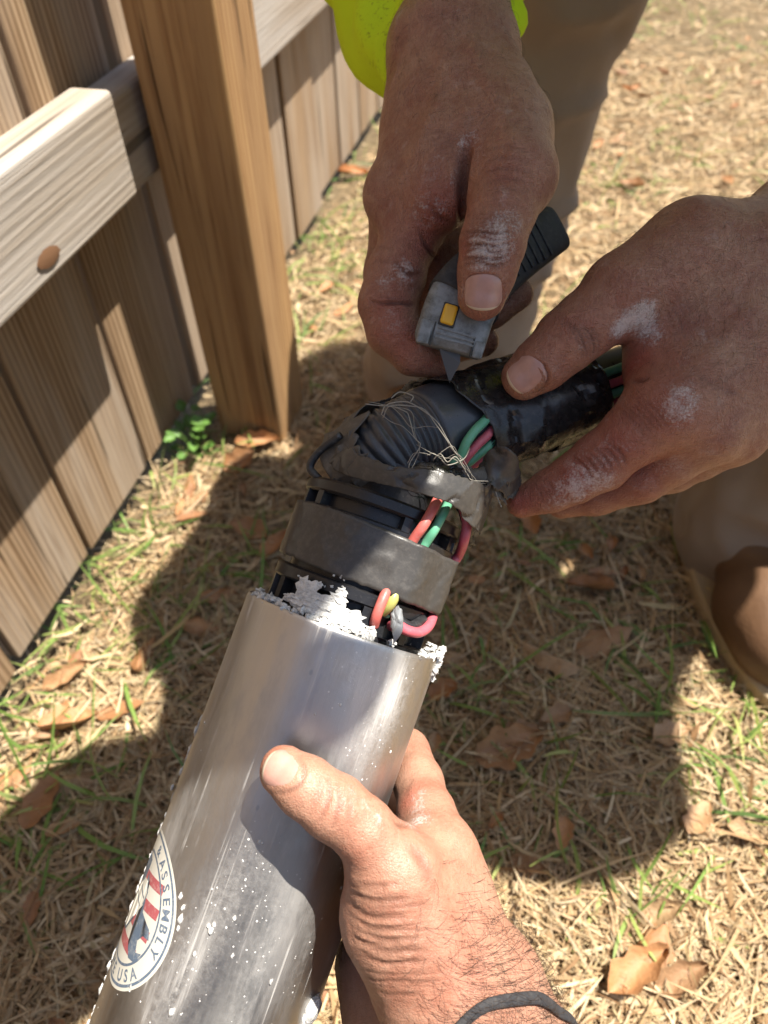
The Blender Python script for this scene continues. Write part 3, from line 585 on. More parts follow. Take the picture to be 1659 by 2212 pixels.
# ------------------------------------------------------------------ the pump being taken apart
PO = P(742, 1347, .366); PU = unit(PO - P(474, 2100, .351)); _v = unit(PO - CAM)
PR = unit(np.cross(_v, PU)); PR = PR if PR @ MC[:, 0] > 0 else -PR
PF = unit(np.cross(PR, PU)); PF = PF if PF @ _v < 0 else -PF
def PC(th, r, b): return PO + (PU*b + r*(PR*math.sin(th) + PF*math.cos(th)))/1000.0       # mm, th from the front to the right
def PA(a, b, c=0): return PO + (PR*a + PU*b + PF*c)/1000.0
def SC(px, py, r):                                # pixel -> point on the pump cylinder of radius r (mm)
    d = ray(px, py); o = CAM - PO; d2 = np.array([d@PR, d@PF]); o2 = np.array([o@PR, o@PF]); A = d2@d2; B = 2*o2@d2; C = o2@o2-(r/1000)**2
    q = B*B-4*A*C; t = (-B - math.sqrt(max(q, 0)))/(2*A); return CAM + d*t
def TB(p): v = p-PO; return math.atan2(v@PR, v@PF), float(v@PU)*1000
pump = empty('submersible_pump', tuple(PA(0, -400))); tag(pump, 'opened cylindrical steel pump with black plastic end, tape and coloured wires', 'pump')
def pp(name, V, F, mat, smooth=True, parent=None):
    me = mesh(name, V, F, smooth); o = link(name, me, mat); keep_parent(o, pump)
    return o
def lathe(prof, seg=96, closed=False):
    V = []; F = []; n = len(prof)
    for r, b in prof:
        for k in range(seg): V.append(PC(2*math.pi*k/seg, r, b))
    for i in range(n-1 + (1 if closed else 0)):
        j = (i+1) % n
        for k in range(seg): F.append((i*seg+k, j*seg+k, j*seg+(k+1) % seg, i*seg+(k+1) % seg))
    return V, F
def smooth_by_angle(o, deg=35):
    me = o.data; bm = bmesh.new(); bm.from_mesh(me); bmesh.ops.recalc_face_normals(bm, faces=bm.faces)
    for e in bm.edges:
        if len(e.link_faces) == 2 and e.calc_face_angle(0) > math.radians(deg): e.smooth = False
    bm.to_mesh(me); bm.free()
    return o
def steel_mat():
    m = Mat('brushed_steel'); tc = m.n('ShaderNodeTexCoord').outputs['Object']
    # bring the casing's own axis onto z so that brushing and smears run along it
    rot = Matrix((PR, PF, PU)).to_euler() ; vr = m.n('ShaderNodeVectorRotate', rotation_type='EULER_XYZ', i_Vector=tc); vr.inputs['Rotation'].default_value = rot
    v = vr.outputs[0]
    def mp(s): q = m.n('ShaderNodeMapping', i_0=v); q.inputs['Scale'].default_value = s; return q.outputs[0]
    fine = m.noise(mp((1, 1, 0.02)), 1500, 3, 0.6); smear = m.noise(mp((1, 1, 0.09)), 150, 5, 0.7); cloud = m.noise(v, 26, 4); ring = m.noise(mp((0.06, 0.06, 1)), 600, 3)
    dot = m.n('ShaderNodeTexVoronoi', feature='F1'); dot.inputs['Scale'].default_value = 210; dot.inputs['Randomness'].default_value = 1; m.t.links.new(v, dot.inputs['Vector'])
    rnd = m.n('ShaderNodeSeparateColor', i_0=dot.outputs['Color'])
    lim = m.math('MULTIPLY', m.math('POWER', rnd.outputs[0], 9.0), 0.15); speck = m.math('GREATER_THAN', lim, dot.outputs['Distance'])
    dot2 = m.n('ShaderNodeTexVoronoi', feature='F1'); dot2.inputs['Scale'].default_value = 560; m.t.links.new(v, dot2.inputs['Vector']); r2 = m.n('ShaderNodeSeparateColor', i_0=dot2.outputs['Color'])
    speck2 = m.math('GREATER_THAN', m.math('MULTIPLY', m.math('POWER', r2.outputs[0], 4.0), 0.26), dot2.outputs['Distance'])
    area = m.attr('dust')
    sm = m.math('MULTIPLY', m.math('SUBTRACT', m.math('ADD', smear, m.math('MULTIPLY', area, 0.42)), 0.78), 4.0, clamp=True)
    sm = m.math('MULTIPLY', sm, m.math('MULTIPLY', fine, 1.3, clamp=True))
    haze = m.math('MULTIPLY', m.math('MULTIPLY', m.ramp(m.noise(v, 420, 5, 0.75), [(0.30, (0, 0, 0)), (0.85, (1, 1, 1))]), m.math('MULTIPLY', area, area)), 0.60)
    s2 = m.math('MULTIPLY', speck2, m.math('GREATER_THAN', m.math('ADD', area, m.math('MULTIPLY', cloud, 0.9)), 0.80))
    s1 = m.math('MULTIPLY', speck, m.math('GREATER_THAN', m.math('ADD', area, m.math('MULTIPLY', cloud, 0.9)), 0.74))
    mask = m.math('MAXIMUM', m.math('MAXIMUM', s1, m.math('MULTIPLY', s2, 0.8)), m.math('MAXIMUM', m.math('MULTIPLY', sm, 0.6), haze))
    spot = m.ramp(m.voro(mp((1, 1, 0.6)), 75), [(0.035, (1, 1, 1)), (0.07, (0, 0, 0))])
    col = m.mix(m.math('MULTIPLY', cloud, 0.8), (0.59, 0.57, 0.545), (0.46, 0.445, 0.425)); col = m.mix(m.math('MULTIPLY', spot, 0.4), col, (0.25, 0.26, 0.28)); col = m.mix(mask, col, (0.78, 0.77, 0.75))
    ro = m.math('MULTIPLY_ADD', smear, 0.36, 0.25); ro = m.math('ADD', ro, m.math('MULTIPLY', mask, 0.55))
    scr = m.ramp(m.noise(mp((1, 1, 0.012)), 520, 2, 0.5), [(0.60, (0, 0, 0)), (0.66, (1, 1, 1))]); scr = m.math('MULTIPLY', scr, m.ramp(m.noise(mp((1, 1, 0.5)), 60, 3), [(0.45, (0, 0, 0)), (0.62, (1, 1, 1))]))
    ro = m.math('ADD', ro, m.math('MULTIPLY', scr, 0.25)); col = m.mix(m.math('MULTIPLY', scr, 0.35), col, (0.78, 0.77, 0.75))
    blot = m.ramp(m.noise(mp((1, 1, 0.4)), 45, 5, 0.7), [(0.48, (0, 0, 0)), (0.62, (1, 1, 1))]); ro = m.math('ADD', ro, m.math('MULTIPLY', blot, 0.12)); col = m.mix(m.math('MULTIPLY', blot, 0.3), col, (0.36, 0.35, 0.34))
    m.set(Base_Color=col, Metallic=m.math('SUBTRACT', 1.0, m.math('MAXIMUM', mask, m.math('MULTIPLY', scr, 0.3))), Roughness=ro, Anisotropic=0.35)
    h = m.math('ADD', m.math('MULTIPLY', fine, 0.28), m.math('ADD', mask, m.math('MULTIPLY', ring, 0.05))); m.set(Normal=m.bump(h, 0.35, 0.0006)); return m.m
STEEL = steel_mat()
prof = [(38.9, -60)] + [(45.9, -59), (45.9, -2.0), (46.2, -0.6), (46.8, 0.0), (47.2, -0.4)] + [(47.5, -1.6), (47.5, -3)] + [(47.5, b) for b in np.linspace(-6, -420, 110)] + [(46.5, -423), (40, -424), (2, -424)]
V, F = lathe(prof, 128)

casing = pp('steel_casing', V, F, STEEL); smooth_by_angle(casing, 50)
A = np.array([TB(np.array(q)) for q in V]); th, bb = A[:, 0], A[:, 1]
def blob(px, py, r, s):
    t, b = TB(SC(px, py, 47.5)); dt = np.abs((th-t+math.pi) % (2*math.pi)-math.pi)*47.5; return s*np.exp(-((dt/r[0])**2 + ((bb-b)/r[1])**2))
dust = 0.10 + sum(blob(*q) for q in ((800, 1470, (13, 14), .85), (740, 1430, (9, 9), .5), (800, 1560, (16, 26), .45), (860, 1520, (9, 22), .5), (560, 1850, (10, 34), .35), (460, 2000, (9, 40), .4), (400, 2080, (9, 40), .4), (610, 1950, (8, 40), .2), (340, 2150, (9, 30), .4), (520, 2150, (12, 30), .25), (680, 2000, (6, 50), .4), (420, 1500, (6, 40), .15)))
set_attr(casing.data, 'dust', np.clip(dust, 0, 1.2))
# black plastic end inside and above the casing
def plastic(name, col=(0.012, 0.012, 0.014), rough=0.32):
    m = Mat(name); v = m.coord('Object'); n = m.noise(v, 380, 4, 0.7); d = m.ramp(m.noise(v, 700, 4, 0.75), [(0.60, (0, 0, 0)), (0.78, (1, 1, 1))])
    m.set(Base_Color=m.mix(m.math('MULTIPLY', d, 0.25), col, (0.35, 0.34, 0.33)), Roughness=m.math('MULTIPLY_ADD', n, 0.35, rough-0.15), Normal=m.bump(n, 0.15, 0.0006)); return m.m
PLA = plastic('black_plastic')
def disc(name, r0, r1, b0, b1, bev=0.8, seg=72, gear=None):
    V, F = lathe([(r0, b0), (r1-bev, b0), (r1, b0+bev), (r1, b1-bev), (r1-bev, b1), (r0, b1)], seg, True)
    if gear: V = [PO + ((np.array(q)-PO) if (np.linalg.norm((np.array(q)-PO) - PU*((np.array(q)-PO)@PU))*1000 < r1-4) else (np.array(q)-PO) - gear(TB(np.array(q))[0])*unit((np.array(q)-PO) - PU*((np.array(q)-PO)@PU))/1000) for q in V]
    o = pp(name, V, F, PLA); return smooth_by_angle(o, 30)
disc('pump_core', 1.0, 33.5, -45, 57, 0.6); disc('lower_collar', 20, 38.3, -40, 1.5, 1.0); disc('lower_flange', 20, 39.2, 12.2, 18.8, 1.0)
disc('middle_flange', 20, 38.6, 43.5, 48.6, 0.8); disc('top_flange', 8, 39.0, 54.2, 60.5, 1.2); disc('outlet_neck', 6, 24.5, 60.3, 84, 1.2)
def rib(th0, b0, b1, r0, r1, w):
    V = []; t = np.array([math.cos(th0), -math.sin(th0)])
    for b in (b0, b1):
        for r in (r0, r1):
            for s in (-1, 1): V.append(PC(th0, r, b) + (PR*math.cos(th0) - PF*math.sin(th0))*s*w/2000)
    F = [(0, 1, 3, 2), (4, 6, 7, 5), (0, 2, 6, 4), (1, 5, 7, 3), (0, 4, 5, 1), (2, 3, 7, 6)]
    o = pp('rib', V, F, PLA, False); return o
for d in (-78, -58, -8, 12, 44, 80, 120, 160, 200, 240): rib(math.radians(d), 1.2, 12.5, 30, 38.6, 4.2)
for d in (-72, -50, 18, 62, 100, 140, 180, 220, 258): rib(math.radians(d), 48.3, 54.6, 30, 38.4, 4.0)
# wires
def vinyl(name, col):
    m = Mat(name); v = m.coord('Object'); d = m.ramp(m.noise(v, 420, 4, 0.7), [(0.5, (0, 0, 0)), (0.8, (1, 1, 1))]); m.set(Base_Color=m.mix(m.math('MULTIPLY', d, 0.35), col, tuple(0.5*c+0.25 for c in col)), Roughness=0.4, Normal=m.bump(m.noise(v, 500, 3), 0.1, 0.0006)); return m.m
RED = vinyl('red_vinyl', (0.55, 0.11, 0.14)); ORG = vinyl('coral_vinyl', (0.56, 0.13, 0.11)); GRN = vinyl('green_vinyl', (0.11, 0.37, 0.22)); YEL = vinyl('yellow_vinyl', (0.42, 0.42, 0.12)); BLK = vinyl('black_vinyl', (0.02, 0.02, 0.022))
def wire(name, pts, r, mat):
    V, F = sweep(catmull(pts, 9), r/1000, 14); return pp(name, V, F, mat)
def wr(name, px, r, mat, rad=41.5): return wire(name, [SC(a, b, rad+(c[0] if c else 0)) for a, b, *c in px], r, mat)
wr('red_wire', [(952, 1060, -14), (945, 1080, -3), (918, 1130, 1.5), (892, 1168, -2), (862, 1225, -6), (842, 1262, -4), (830, 1288, -0.5), (815, 1326, 0.5), (807, 1352, -3)], 2.3, ORG)
wr('green_wire', [(975, 1072, -15), (963, 1098, -3), (940, 1142, 0), (917, 1178, -3), (880, 1235, -6), (862, 1268, -5), (846, 1300, -3.5), (832, 1330, -6)], 2.1, GRN)
wr('yellow_wire', [(866, 1262, -5), (852, 1288, -1.2), (842, 1306, -1.5), (826, 1322, -5)], 2.5, YEL)
wire('red_wire', [SC(1000, 1095, 39), SC(1008, 1128, 42), SC(1003, 1165, 43), SC(987, 1205, 40), PC(1.15, 37, 32), PC(1.15, 37, 24), SC(936, 1322, 39.5), SC(926, 1352, 43.5), SC(905, 1366, 44), SC(880, 1362, 44), SC(858, 1350, 42), SC(845, 1352, 36)], 2.35, RED)
wire('black_wire', [PC(-1.2, 36, 60), PC(-1.28, 41, 64), PC(-1.22, 40, 72), PC(-1.0, 36, 82)], 1.9, BLK)
wire('black_wire', [SC(850, 1330, 38), SC(885, 1352, 41), SC(915, 1338, 40)], 2.2, BLK)
# tape: thin sheets with torn edges and creases
def tape_mat(name, col, rough, dusty=0.5):
    m = Mat(name); v = m.coord('Object'); n = m.noise(v, 120, 5, 0.65); d = m.ramp(m.noise(v, 330, 6, 0.75), [(0.48, (0, 0, 0)), (0.78, (1, 1, 1))])
    m.set(Base_Color=m.mix(m.math('MULTIPLY', d, dusty), col, (0.20, 0.18, 0.16)), Roughness=m.math('MULTIPLY_ADD', n, 0.4, rough-0.2), Normal=m.bump(m.math('ADD', n, m.math('MULTIPLY', m.noise(v, 900, 3), 0.15)), 0.16, 0.0016)); return m.m
TAPE = tape_mat('black_tape', (0.018, 0.017, 0.017), 0.27, 0.25); TAPE2 = tape_mat('grey_tape', (0.050, 0.046, 0.042), 0.38, 0.28); TAPE3 = tape_mat('dusty_tape', (0.085, 0.075, 0.062), 0.6, 0.6)
def sheet(name, fn, nu, nv, mat, amp=0.4, sc=110, rag=(0, 0, 0, 0), th=0.35, sub=True):
    """fn(u, v) -> point; rag = raggedness of the u0, u1, v0, v1 edges"""
    V = []; F = []; ro = RNG.random(4)*40
    for i in range(nu+1):
        for j in range(nv+1):
            u, v = i/nu, j/nv
            n0 = float(vnoise(np.array([v*17+ro[0], ro[0], 0]), 1))*rag[0] + float(vnoise(np.array([v*61+ro[0], ro[0], 9]), 1))*rag[0]*0.6
            n1 = float(vnoise(np.array([v*17+ro[1], ro[1], 0]), 1))*rag[1]; m0 = float(vnoise(np.array([u*19+ro[2], ro[2], 0]), 1))*rag[2] + float(vnoise(np.array([u*70+ro[2], 3, 0]), 1))*rag[2]*0.6; m1 = float(vnoise(np.array([u*19+ro[3], ro[3], 0]), 1))*rag[3] + float(vnoise(np.array([u*70+ro[3], 3, 0]), 1))*rag[3]*0.6
            V.append(fn(u + n0*(1-u) + n1*u, v + m0*(1-v) + m1*v))
    V = np.array(V)
    for i in range(nu):
        for j in range(nv): a = i*(nv+1)+j; F.append((a, a+1, a+nv+2, a+nv+1))
    me = mesh(name, V, F, True); N = np.empty(len(V)*3); me.vertices.foreach_get('normal', N); N = N.reshape(-1, 3)
    w = amp*(vnoise(V, sc) + 0.5*vnoise(V, sc*2.7))
    ridge = 1-np.abs(2*vnoise(V*np.array([1, .6, 1.3]), sc*0.55)); w = w + amp*0.9*np.clip(ridge-0.82, 0, 1)*4
    fold = np.abs(vnoise(V*np.array([1.3, .7, 1.1])+5, sc*0.9))+np.abs(vnoise(V*np.array([.6, 1.4, .9])+9, sc*1.6))*0.6; w = w - amp*2.2*np.clip(0.16-fold, 0, 1)*5 + amp*0.4
    V = V + N*w[:, None]/1000; me.vertices.foreach_set('co', V.astype(np.float32).ravel()); me.update()
    o = link(name, me, mat); keep_parent(o, pump)
    if amp > 0.45: smooth_by_angle(o, 16)
    so = o.modifiers.new('thick', 'SOLIDIFY'); so.thickness = th/1000; so.offset = 0
    return o
def two_line(Up, Lo, bulge=0.0):
    A = catmull([P(*q) for q in Up], 12); B = catmull([P(*q) for q in Lo], 12)
    def s(C, u):
        x = np.clip(u, 0, 1)*(len(C)-1); i = min(int(x), len(C)-2); return C[i] + (C[i+1]-C[i])*(x-i)
    def fn(u, v):
        a, b = s(A, u), s(B, u); q = a + (b-a)*v; return q + unit(CAM-q)*bulge*math.sin(math.pi*np.clip(v, 0, 1))
    return fn
def band(u, v):
    t = -2.2 + 4.45*u; b = 20.5 + 26.0*v - 1.6*math.sin(t*1.1) ; r = 40.1 + 0.5*math.sin(3*t) + (2.6*math.exp(-((t-0.55)/0.22)**2) + 3.6*math.exp(-((t-1.17)/0.2)**2)); return PC(t, r, b)
sheet('tape_band', band, 150, 16, TAPE2, 0.34, 95, (0.01, 0.01, 0.05, 0.03))
# pipe that leaves the pump, threaded end first, and the taped bundle it runs into
path = catmull([P(*q) for q in ((778, 1045, .380), (820, 1000, .370), (850, 968, .366), (895, 943, .368), (960, 918, .375), (1080, 892, .389), (1240, 848, .402), (1420, 790, .414), (1650, 700, .43))], 40)
Ls = np.concatenate([[0], np.cumsum(np.linalg.norm(np.diff(path, axis=0), axis=1))])*1000
OFF = float(Ls[np.argmin(np.linalg.norm(path - P(820, 1000, .370), axis=1))])
def at_s(s): s = s + OFF; return np.array([np.interp(s, Ls, path[:, k]) for k in range(3)])
PIPE = plastic('black_poly_pipe', (0.045, 0.050, 0.058), 0.30)
ss = np.arange(-4, 27, 0.2); V, F = sweep([at_s(q) for q in ss], [(19.2 + 1.25*abs(math.sin(q*math.pi/2.3))**1.3)/1000 for q in ss], 56); pp('threaded_end', V, F, PIPE)
ss = np.concatenate([[26.5, 27, 28.2], np.linspace(29, 60, 20)]); V, F = sweep([at_s(q) for q in ss], np.array([19.0, 20.4, 21.2] + [21.4]*20)/1000, 56); pp('pipe_coupling', V, F, PIPE)
ss = np.linspace(52, 235, 50); V, F = sweep([at_s(q) for q in ss], 0.0165, 40); pp('discharge_pipe', V, F, PIPE)
Tp, Np, Bp = frames(path, ref=_v)
def around(s, ang, r):
    i = int(np.clip(np.searchsorted(Ls, s+OFF), 1, len(path)-1)); c = at_s(s); t = Tp[i]; toc = unit(CAM - c); toc = unit(toc - t*(toc@t)); dn = unit(np.cross(t, toc)); dn = dn if dn @ MC[:, 1] < 0 else -dn
    return c + (toc*math.cos(ang) + dn*math.sin(ang))*r/1000.0       # ang 0 towards us, + downwards
for k, (mat, a0, nm) in enumerate(((GRN, 0.30, 'green_wire'), (RED, 0.60, 'red_wire'), (GRN, 0.86, 'green_wire'), (RED, 1.14, 'red_wire'))):
    pts = [around(22 - k*0.6, a0+0.95, 23 - 1.2*k), around(30+k*1.0, a0+0.50, 24.4), around(36+k*1.2, a0+0.12, 24.6), around(45+k*1.5, a0-0.15, 23.4), around(62, a0-0.4, 21.5), around(110, a0-0.5, 20.6), around(150, a0-0.6, 19.8), around(215, a0-0.7, 19.6)]
    wire(nm, pts, 2.25, mat)
def bundle(u, v):
    a = -3.14 + 6.28*v; s0 = 42.0 + 9.0*math.sin(a*0.9+0.5) + 3*math.sin(2.3*a); s = s0 + (122-s0)*u
    r = 24.8 + 1.5*math.sin(a*2+0.7) + 1.2*math.cos(3*a+s*0.05) + 1.6*math.sin(math.pi*min(1, max(0, (s-55)/50))) ; return around(s, a, r)
sheet('tape_wrap', bundle, 60, 64, TAPE, 1.2, 60, (0.06, 0.03, 0, 0), 0.4)
sheet('tape_wrap', lambda u, v: around(95+24*u, -3.14+6.28*v, 25.9+1.0*math.sin(2*(-2.8+5.6*v))-2.2*u), 16, 60, plastic('glossy_tape', (0.012, 0.011, 0.015), 0.25), 0.4, 80, (0.05, 0.05, 0, 0))
# torn cuff of tape hanging round the threaded end
sheet('torn_tape', lambda u, v: around(-9 + (15 + 7*math.sin(5.2*u+0.6) + 3*math.sin(13*u))*v, -2.9+5.8*u, 26.5 - 4.0*v + 1.5*math.sin(7*u)), 100, 18, TAPE3, 0.9, 110, (0, 0, 0.10, 0.28))
sheet('torn_tape', two_line([(724, 985, .352), (752, 968, .342), (785, 985, .334), (845, 1006, .327), (920, 1016, .324), (985, 1028, .328), (1042, 1046, .340), (1076, 1028, .362)],
      [(712, 1000, .352), (735, 1022, .343), (785, 1036, .334), (850, 1050, .326), (920, 1070, .322), (975, 1092, .327), (1026, 1140, .342), (1036, 1150, .362)], 0.0012), 120, 20, TAPE2, 0.8, 90, (0, 0, 0.16, 0.08))
sheet('torn_tape', two_line([(742, 905, .373), (790, 885, .388), (838, 858, .396), (880, 830, .390), (930, 812, .380), (1000, 802, .371), (1085, 796, .371)], [(752, 925, .375), (800, 905, .392), (850, 882, .400), (890, 862, .390), (940, 850, .378), (1000, 846, .367), (1060, 872, .366)], 0.001), 100, 12, TAPE, 0.9, 100, (0, 0, 0.20, 0.10))
sheet('torn_tape', two_line([(975, 835, .372), (1020, 830, .366), (1075, 815, .366)], [(1000, 900, .366), (1040, 945, .362), (1070, 960, .364)], 0.001), 40, 20, TAPE, 0.5, 80, (0.05, 0.03, 0.05, 0.08))
sheet('tape_flap', two_line([(1038, 1000, .360), (1062, 968, .352), (1092, 966, .346), (1116, 985, .350), (1122, 1010, .356)], [(1030, 1052, .352), (1062, 1048, .350), (1082, 1060, .356), (1100, 1084, .362), (1126, 1046, .366)], -0.002), 40, 20, TAPE2, 1.0, 100, (0.05, 0.1, 0.03, 0.15))
sheet('tape_flap', two_line([(985, 1000, .352), (1030, 1010, .352), (1070, 1000, .360)], [(1000, 1040, .352), (1045, 1052, .352), (1092, 1086, .362)], 0.001), 40, 16, TAPE3, 0.9, 130, (0.05, 0.1, 0.1, 0.2))
sheet('tape_flap', two_line([(880, 1005, .350), (960, 1000, .350), (1040, 1030, .356)], [(890, 1035, .347), (960, 1032, .346), (1045, 1060, .352)], 0.001), 60, 14, TAPE, 1.0, 120, (0.05, 0.1, 0.1, 0.2))
sheet('tape_flap', two_line([(1008, 1120, .362), (1022, 1135, .364), (1026, 1180, .372)], [(975, 1080, .352), (990, 1110, .356), (1010, 1180, .368)], 0.001), 20, 10, TAPE, 0.6, 120, (0.05, 0.1, 0.1, 0.1))
# pale grey tongue of tape at the casing's mouth
sheet('tape_tongue', two_line([(846, 1345, .3215), (850, 1318, .3215), (862, 1310, .322)], [(850, 1390, .3195), (868, 1362, .3195), (866, 1318, .3215)], 0.0015), 24, 10, plastic('grey_tongue', (0.22, 0.23, 0.24), 0.5), 0.5, 160, (0.05, 0.05, 0.05, 0.05), 0.8)
# fibres pulled out of the tape
FIB = plain('fibre', (0.27, 0.25, 0.21), 0.85)
def px4(x, y): return 518.4 + x*0.4687, 760.3 + y*0.4687
fl = [[(600, 230), (655, 255), (700, 250), (760, 262), (800, 300), (805, 380), (830, 440), (800, 510), (780, 530)], [(655, 300), (680, 250), (760, 240), (840, 265), (900, 320), (950, 390), (990, 460), (1010, 500)], [(690, 260), (740, 300), (790, 350), (860, 345), (920, 330)], [(820, 430), (870, 470), (930, 490), (1000, 495), (1050, 540)],
      [(870, 490), (910, 470), (950, 500), (1000, 480), (1040, 560), (1080, 600), (1150, 605)], [(760, 520), (800, 480), (830, 470), (880, 485)], [(690, 200), (740, 185), (790, 210), (780, 230)], [(650, 290), (700, 330), (760, 340), (810, 400)], [(920, 470), (960, 440), (1000, 480), (1035, 520), (1090, 600), (1130, 640)], [(1180, 640), (1200, 680), (1198, 720)], [(930, 500), (980, 520), (1030, 500), (1050, 450)]]
prt = []
for k, L in enumerate(fl):
    for q in range(2 if k in (0, 1, 4) else 1):
        pts = [P(*px4(x+RNG.normal(0, 9), y+RNG.normal(0, 7)), .334 + 0.008*max(0, (x-1000)/200) + RNG.normal(0, .0012)) for x, y in L]
        prt.append(sweep(catmull(pts, 7), 0.00011 + 0.00018*RNG.random(), 5))
V, F = merge(prt); fo = pp('loose_fibre', V, F, FIB); tag(fo, kind='stuff')
# white crumbly residue
CR = Mat('white_residue'); v = CR.coord('Object'); CR.set(Base_Color=CR.mix(CR.ramp(CR.noise(v, 260, 6, 0.75), [(0.42, (0, 0, 0)), (0.68, (1, 1, 1))]), (0.70, 0.695, 0.67), (0.42, 0.415, 0.40)), Roughness=0.9, Normal=CR.bump(CR.noise(v, 900, 5, 0.7), 0.7, 0.0012)); CR = CR.m
def lump(c, ax, sz, sub=3, jag=0.55, seed=0):
    bm = bmesh.new(); bmesh.ops.create_icosphere(bm, subdivisions=sub, radius=1.0)
    V = np.array([v.co[:] for v in bm.verts]); F = [tuple(v.index for v in f.verts) for f in bm.faces]; bm.free()
    r = 1 + jag*(vnoise(V+seed*3.7, 2.2)*1.6 + vnoise(V+seed*1.3, 6.0)*1.3 + vnoise(V+seed*2.1, 14.0)*0.9); V = V*r[:, None]; q = np.array(c) + (V*np.array(sz)/1000) @ np.array(ax); return list(q), F
def axes_at(p):
    t, b = TB(p); e = PR*math.sin(t)+PF*math.cos(t); s = PR*math.cos(t)-PF*math.sin(t); return np.array([s, PU, e])
def crust(name, items):
    V, F = merge([lump(p, axes_at(p), sz, 3 if max(sz) > 4 else 2, 0.75, i*1.7) for i, (p, sz) in enumerate(items)]); return pp(name, V, F, CR, False)
big = [((712, 1322), (8.5, 4.6, 0.9)), ((748, 1338), (7.5, 4.6, 0.9)), ((688, 1298), (6.5, 3.2, 1.0)), ((664, 1278), (5.5, 5.0, 1.0)), ((655, 1260), (4.2, 3.6, 0.9)), ((728, 1292), (5.0, 2.6, 0.9)), ((738, 1278), (2.8, 2.0, .7)), ((634, 1294), (6, 2.4, 1.4)), ((800, 1362), (3.2, 2.2, 1.1)), ((690, 1262), (1.8, 1.4, .7)), ((660, 1310), (6, 2.6, 1.2)), ((770, 1352), (4, 2.4, 1.0))]
for (x, y), sz in big: crust('residue_flake', [(SC(x, y, 41.5), (sz[0]*.8, sz[1]*.82, sz[2]*.75))])
small = []
for k in range(110):
    t = RNG.normal(-0.5, 0.45); small.append((PC(t, RNG.uniform(41.0, 46.0), RNG.uniform(-1.5, 2.2)), RNG.uniform(0.6, 2.0, 3)))
for k in range(40):
    t = RNG.normal(1.25, 0.22); small.append((PC(t, RNG.uniform(42, 48.5), RNG.normal(0, 2.2)), RNG.uniform(0.5, 1.7, 3)))
for k in range(40): x, y = RNG.normal(945, 6), RNG.uniform(1395, 1470); small.append((PC(1.42 + RNG.normal(0, .05), 48.0, TB(SC(940, y, 47))[1]), RNG.uniform(0.5, 1.9, 3)))
for k in range(22): small.append((SC(RNG.uniform(640, 770), RNG.uniform(1240, 1340), 39.4), RNG.uniform(0.25, 0.8, 3)))
o = crust('residue_crumbs', small); tag(o, kind='stuff')
drops = []
for k in range(95):
    b = -RNG.uniform(6, 215); t = RNG.uniform(-1.5, 1.5)
    if b > -95 and RNG.random() < 0.75: continue
    s = RNG.gamma(1.5, 0.13)+0.12; drops.append((PC(t, 47.5, b), (s, s*RNG.uniform(1, 1.5), s*0.6)))
for k in range(60): b = -RNG.uniform(60, 215); s = RNG.uniform(0.5, 1.5); drops.append((PC(-1.52 + RNG.normal(0, .06), 47.6, b), (s*0.7, s*1.8, s*0.7)))
for x, y, s in ((672, 2178, 5.0), (660, 2200, 4.0), (680, 2165, 3.2), (560, 1818, 1.3), (566, 1822, 1.0), (372, 1700, 1.8), (455, 2010, 2.2), (462, 1998, 1.6), (450, 2000, 1.6), (372, 2185, 2.4), (390, 1985, 2.4), (396, 1960, 1.8), (390, 1935, 2.0), (385, 2005, 1.6), (502, 2065, 1.3), (585, 2120, 1.5), (420, 2060, 1.5), (525, 1860, 1.0), (530, 1900, 1.0)): drops.append((SC(x, y, 47.4), (s*.5, s*.75, s*0.4) if s < 3 else (s, s*1.3, s*.8)))
V, F = merge([lump(p, axes_at(p), sz, 2 if max(sz) > .9 else 1, 0.5, i*0.7) for i, (p, sz) in enumerate(drops)]); o = pp('residue_speck', V, F, CR, True); tag(o, kind='stuff')
# round sticker wrapped on the casing
t1, b1 = TB(SC(392, 1975, 47.6)); b_hi = TB(SC(345, 1835, 47.6))[1]; b_lo = TB(SC(285, 2140, 47.6))[1]
SR = 32.0; ST = t1 - SR/47.6; SB = (b_hi+b_lo)/2 - 1
def SK(x, y, lay): return PC(ST + x/47.6, 47.62 + 0.07*lay, SB + y)
def smat(name, col):
    m = Mat(name); v = m.coord('Object'); d = m.ramp(m.noise(v, 350, 5, 0.75), [(0.5, (0, 0, 0)), (0.85, (1, 1, 1))]); m.set(Base_Color=m.mix(m.math('MULTIPLY', d, 0.55), col, (0.66, 0.64, 0.58)), Roughness=0.45); return m.m
S_W, S_B, S_R = smat('sticker_white', (0.62, 0.60, 0.53)), smat('sticker_navy', (0.11, 0.15, 0.21)), smat('sticker_red', (0.40, 0.10, 0.11))
sticker = None
def polyfill(rings, lay, mat, name):
    global sticker
    V = []; F = []
    for X, Y, f in rings:
        o = len(V); V += [SK(x, y, lay) for x, y in zip(X, Y)]; F += [tuple(i+o for i in q) for q in f]
    me = mesh(name, V, F, True); o = link(name, me, mat)
    if sticker is None: keep_parent(o, pump); sticker = o
    else: o.parent = sticker
    return o
def ringfill(r0, r1, a0=0, a1=2*math.pi, n=96, m=4):
    X = []; Y = []; F = []
    for i in range(n+1):
        for j in range(m+1):
            a = a0+(a1-a0)*i/n; r = r0+(r1-r0)*j/m; X.append(r*math.cos(a)); Y.append(r*math.sin(a))
    for i in range(n):
        for j in range(m): k = i*(m+1)+j; F.append((k, k+1, k+m+2, k+m+1))
    return X, Y, F
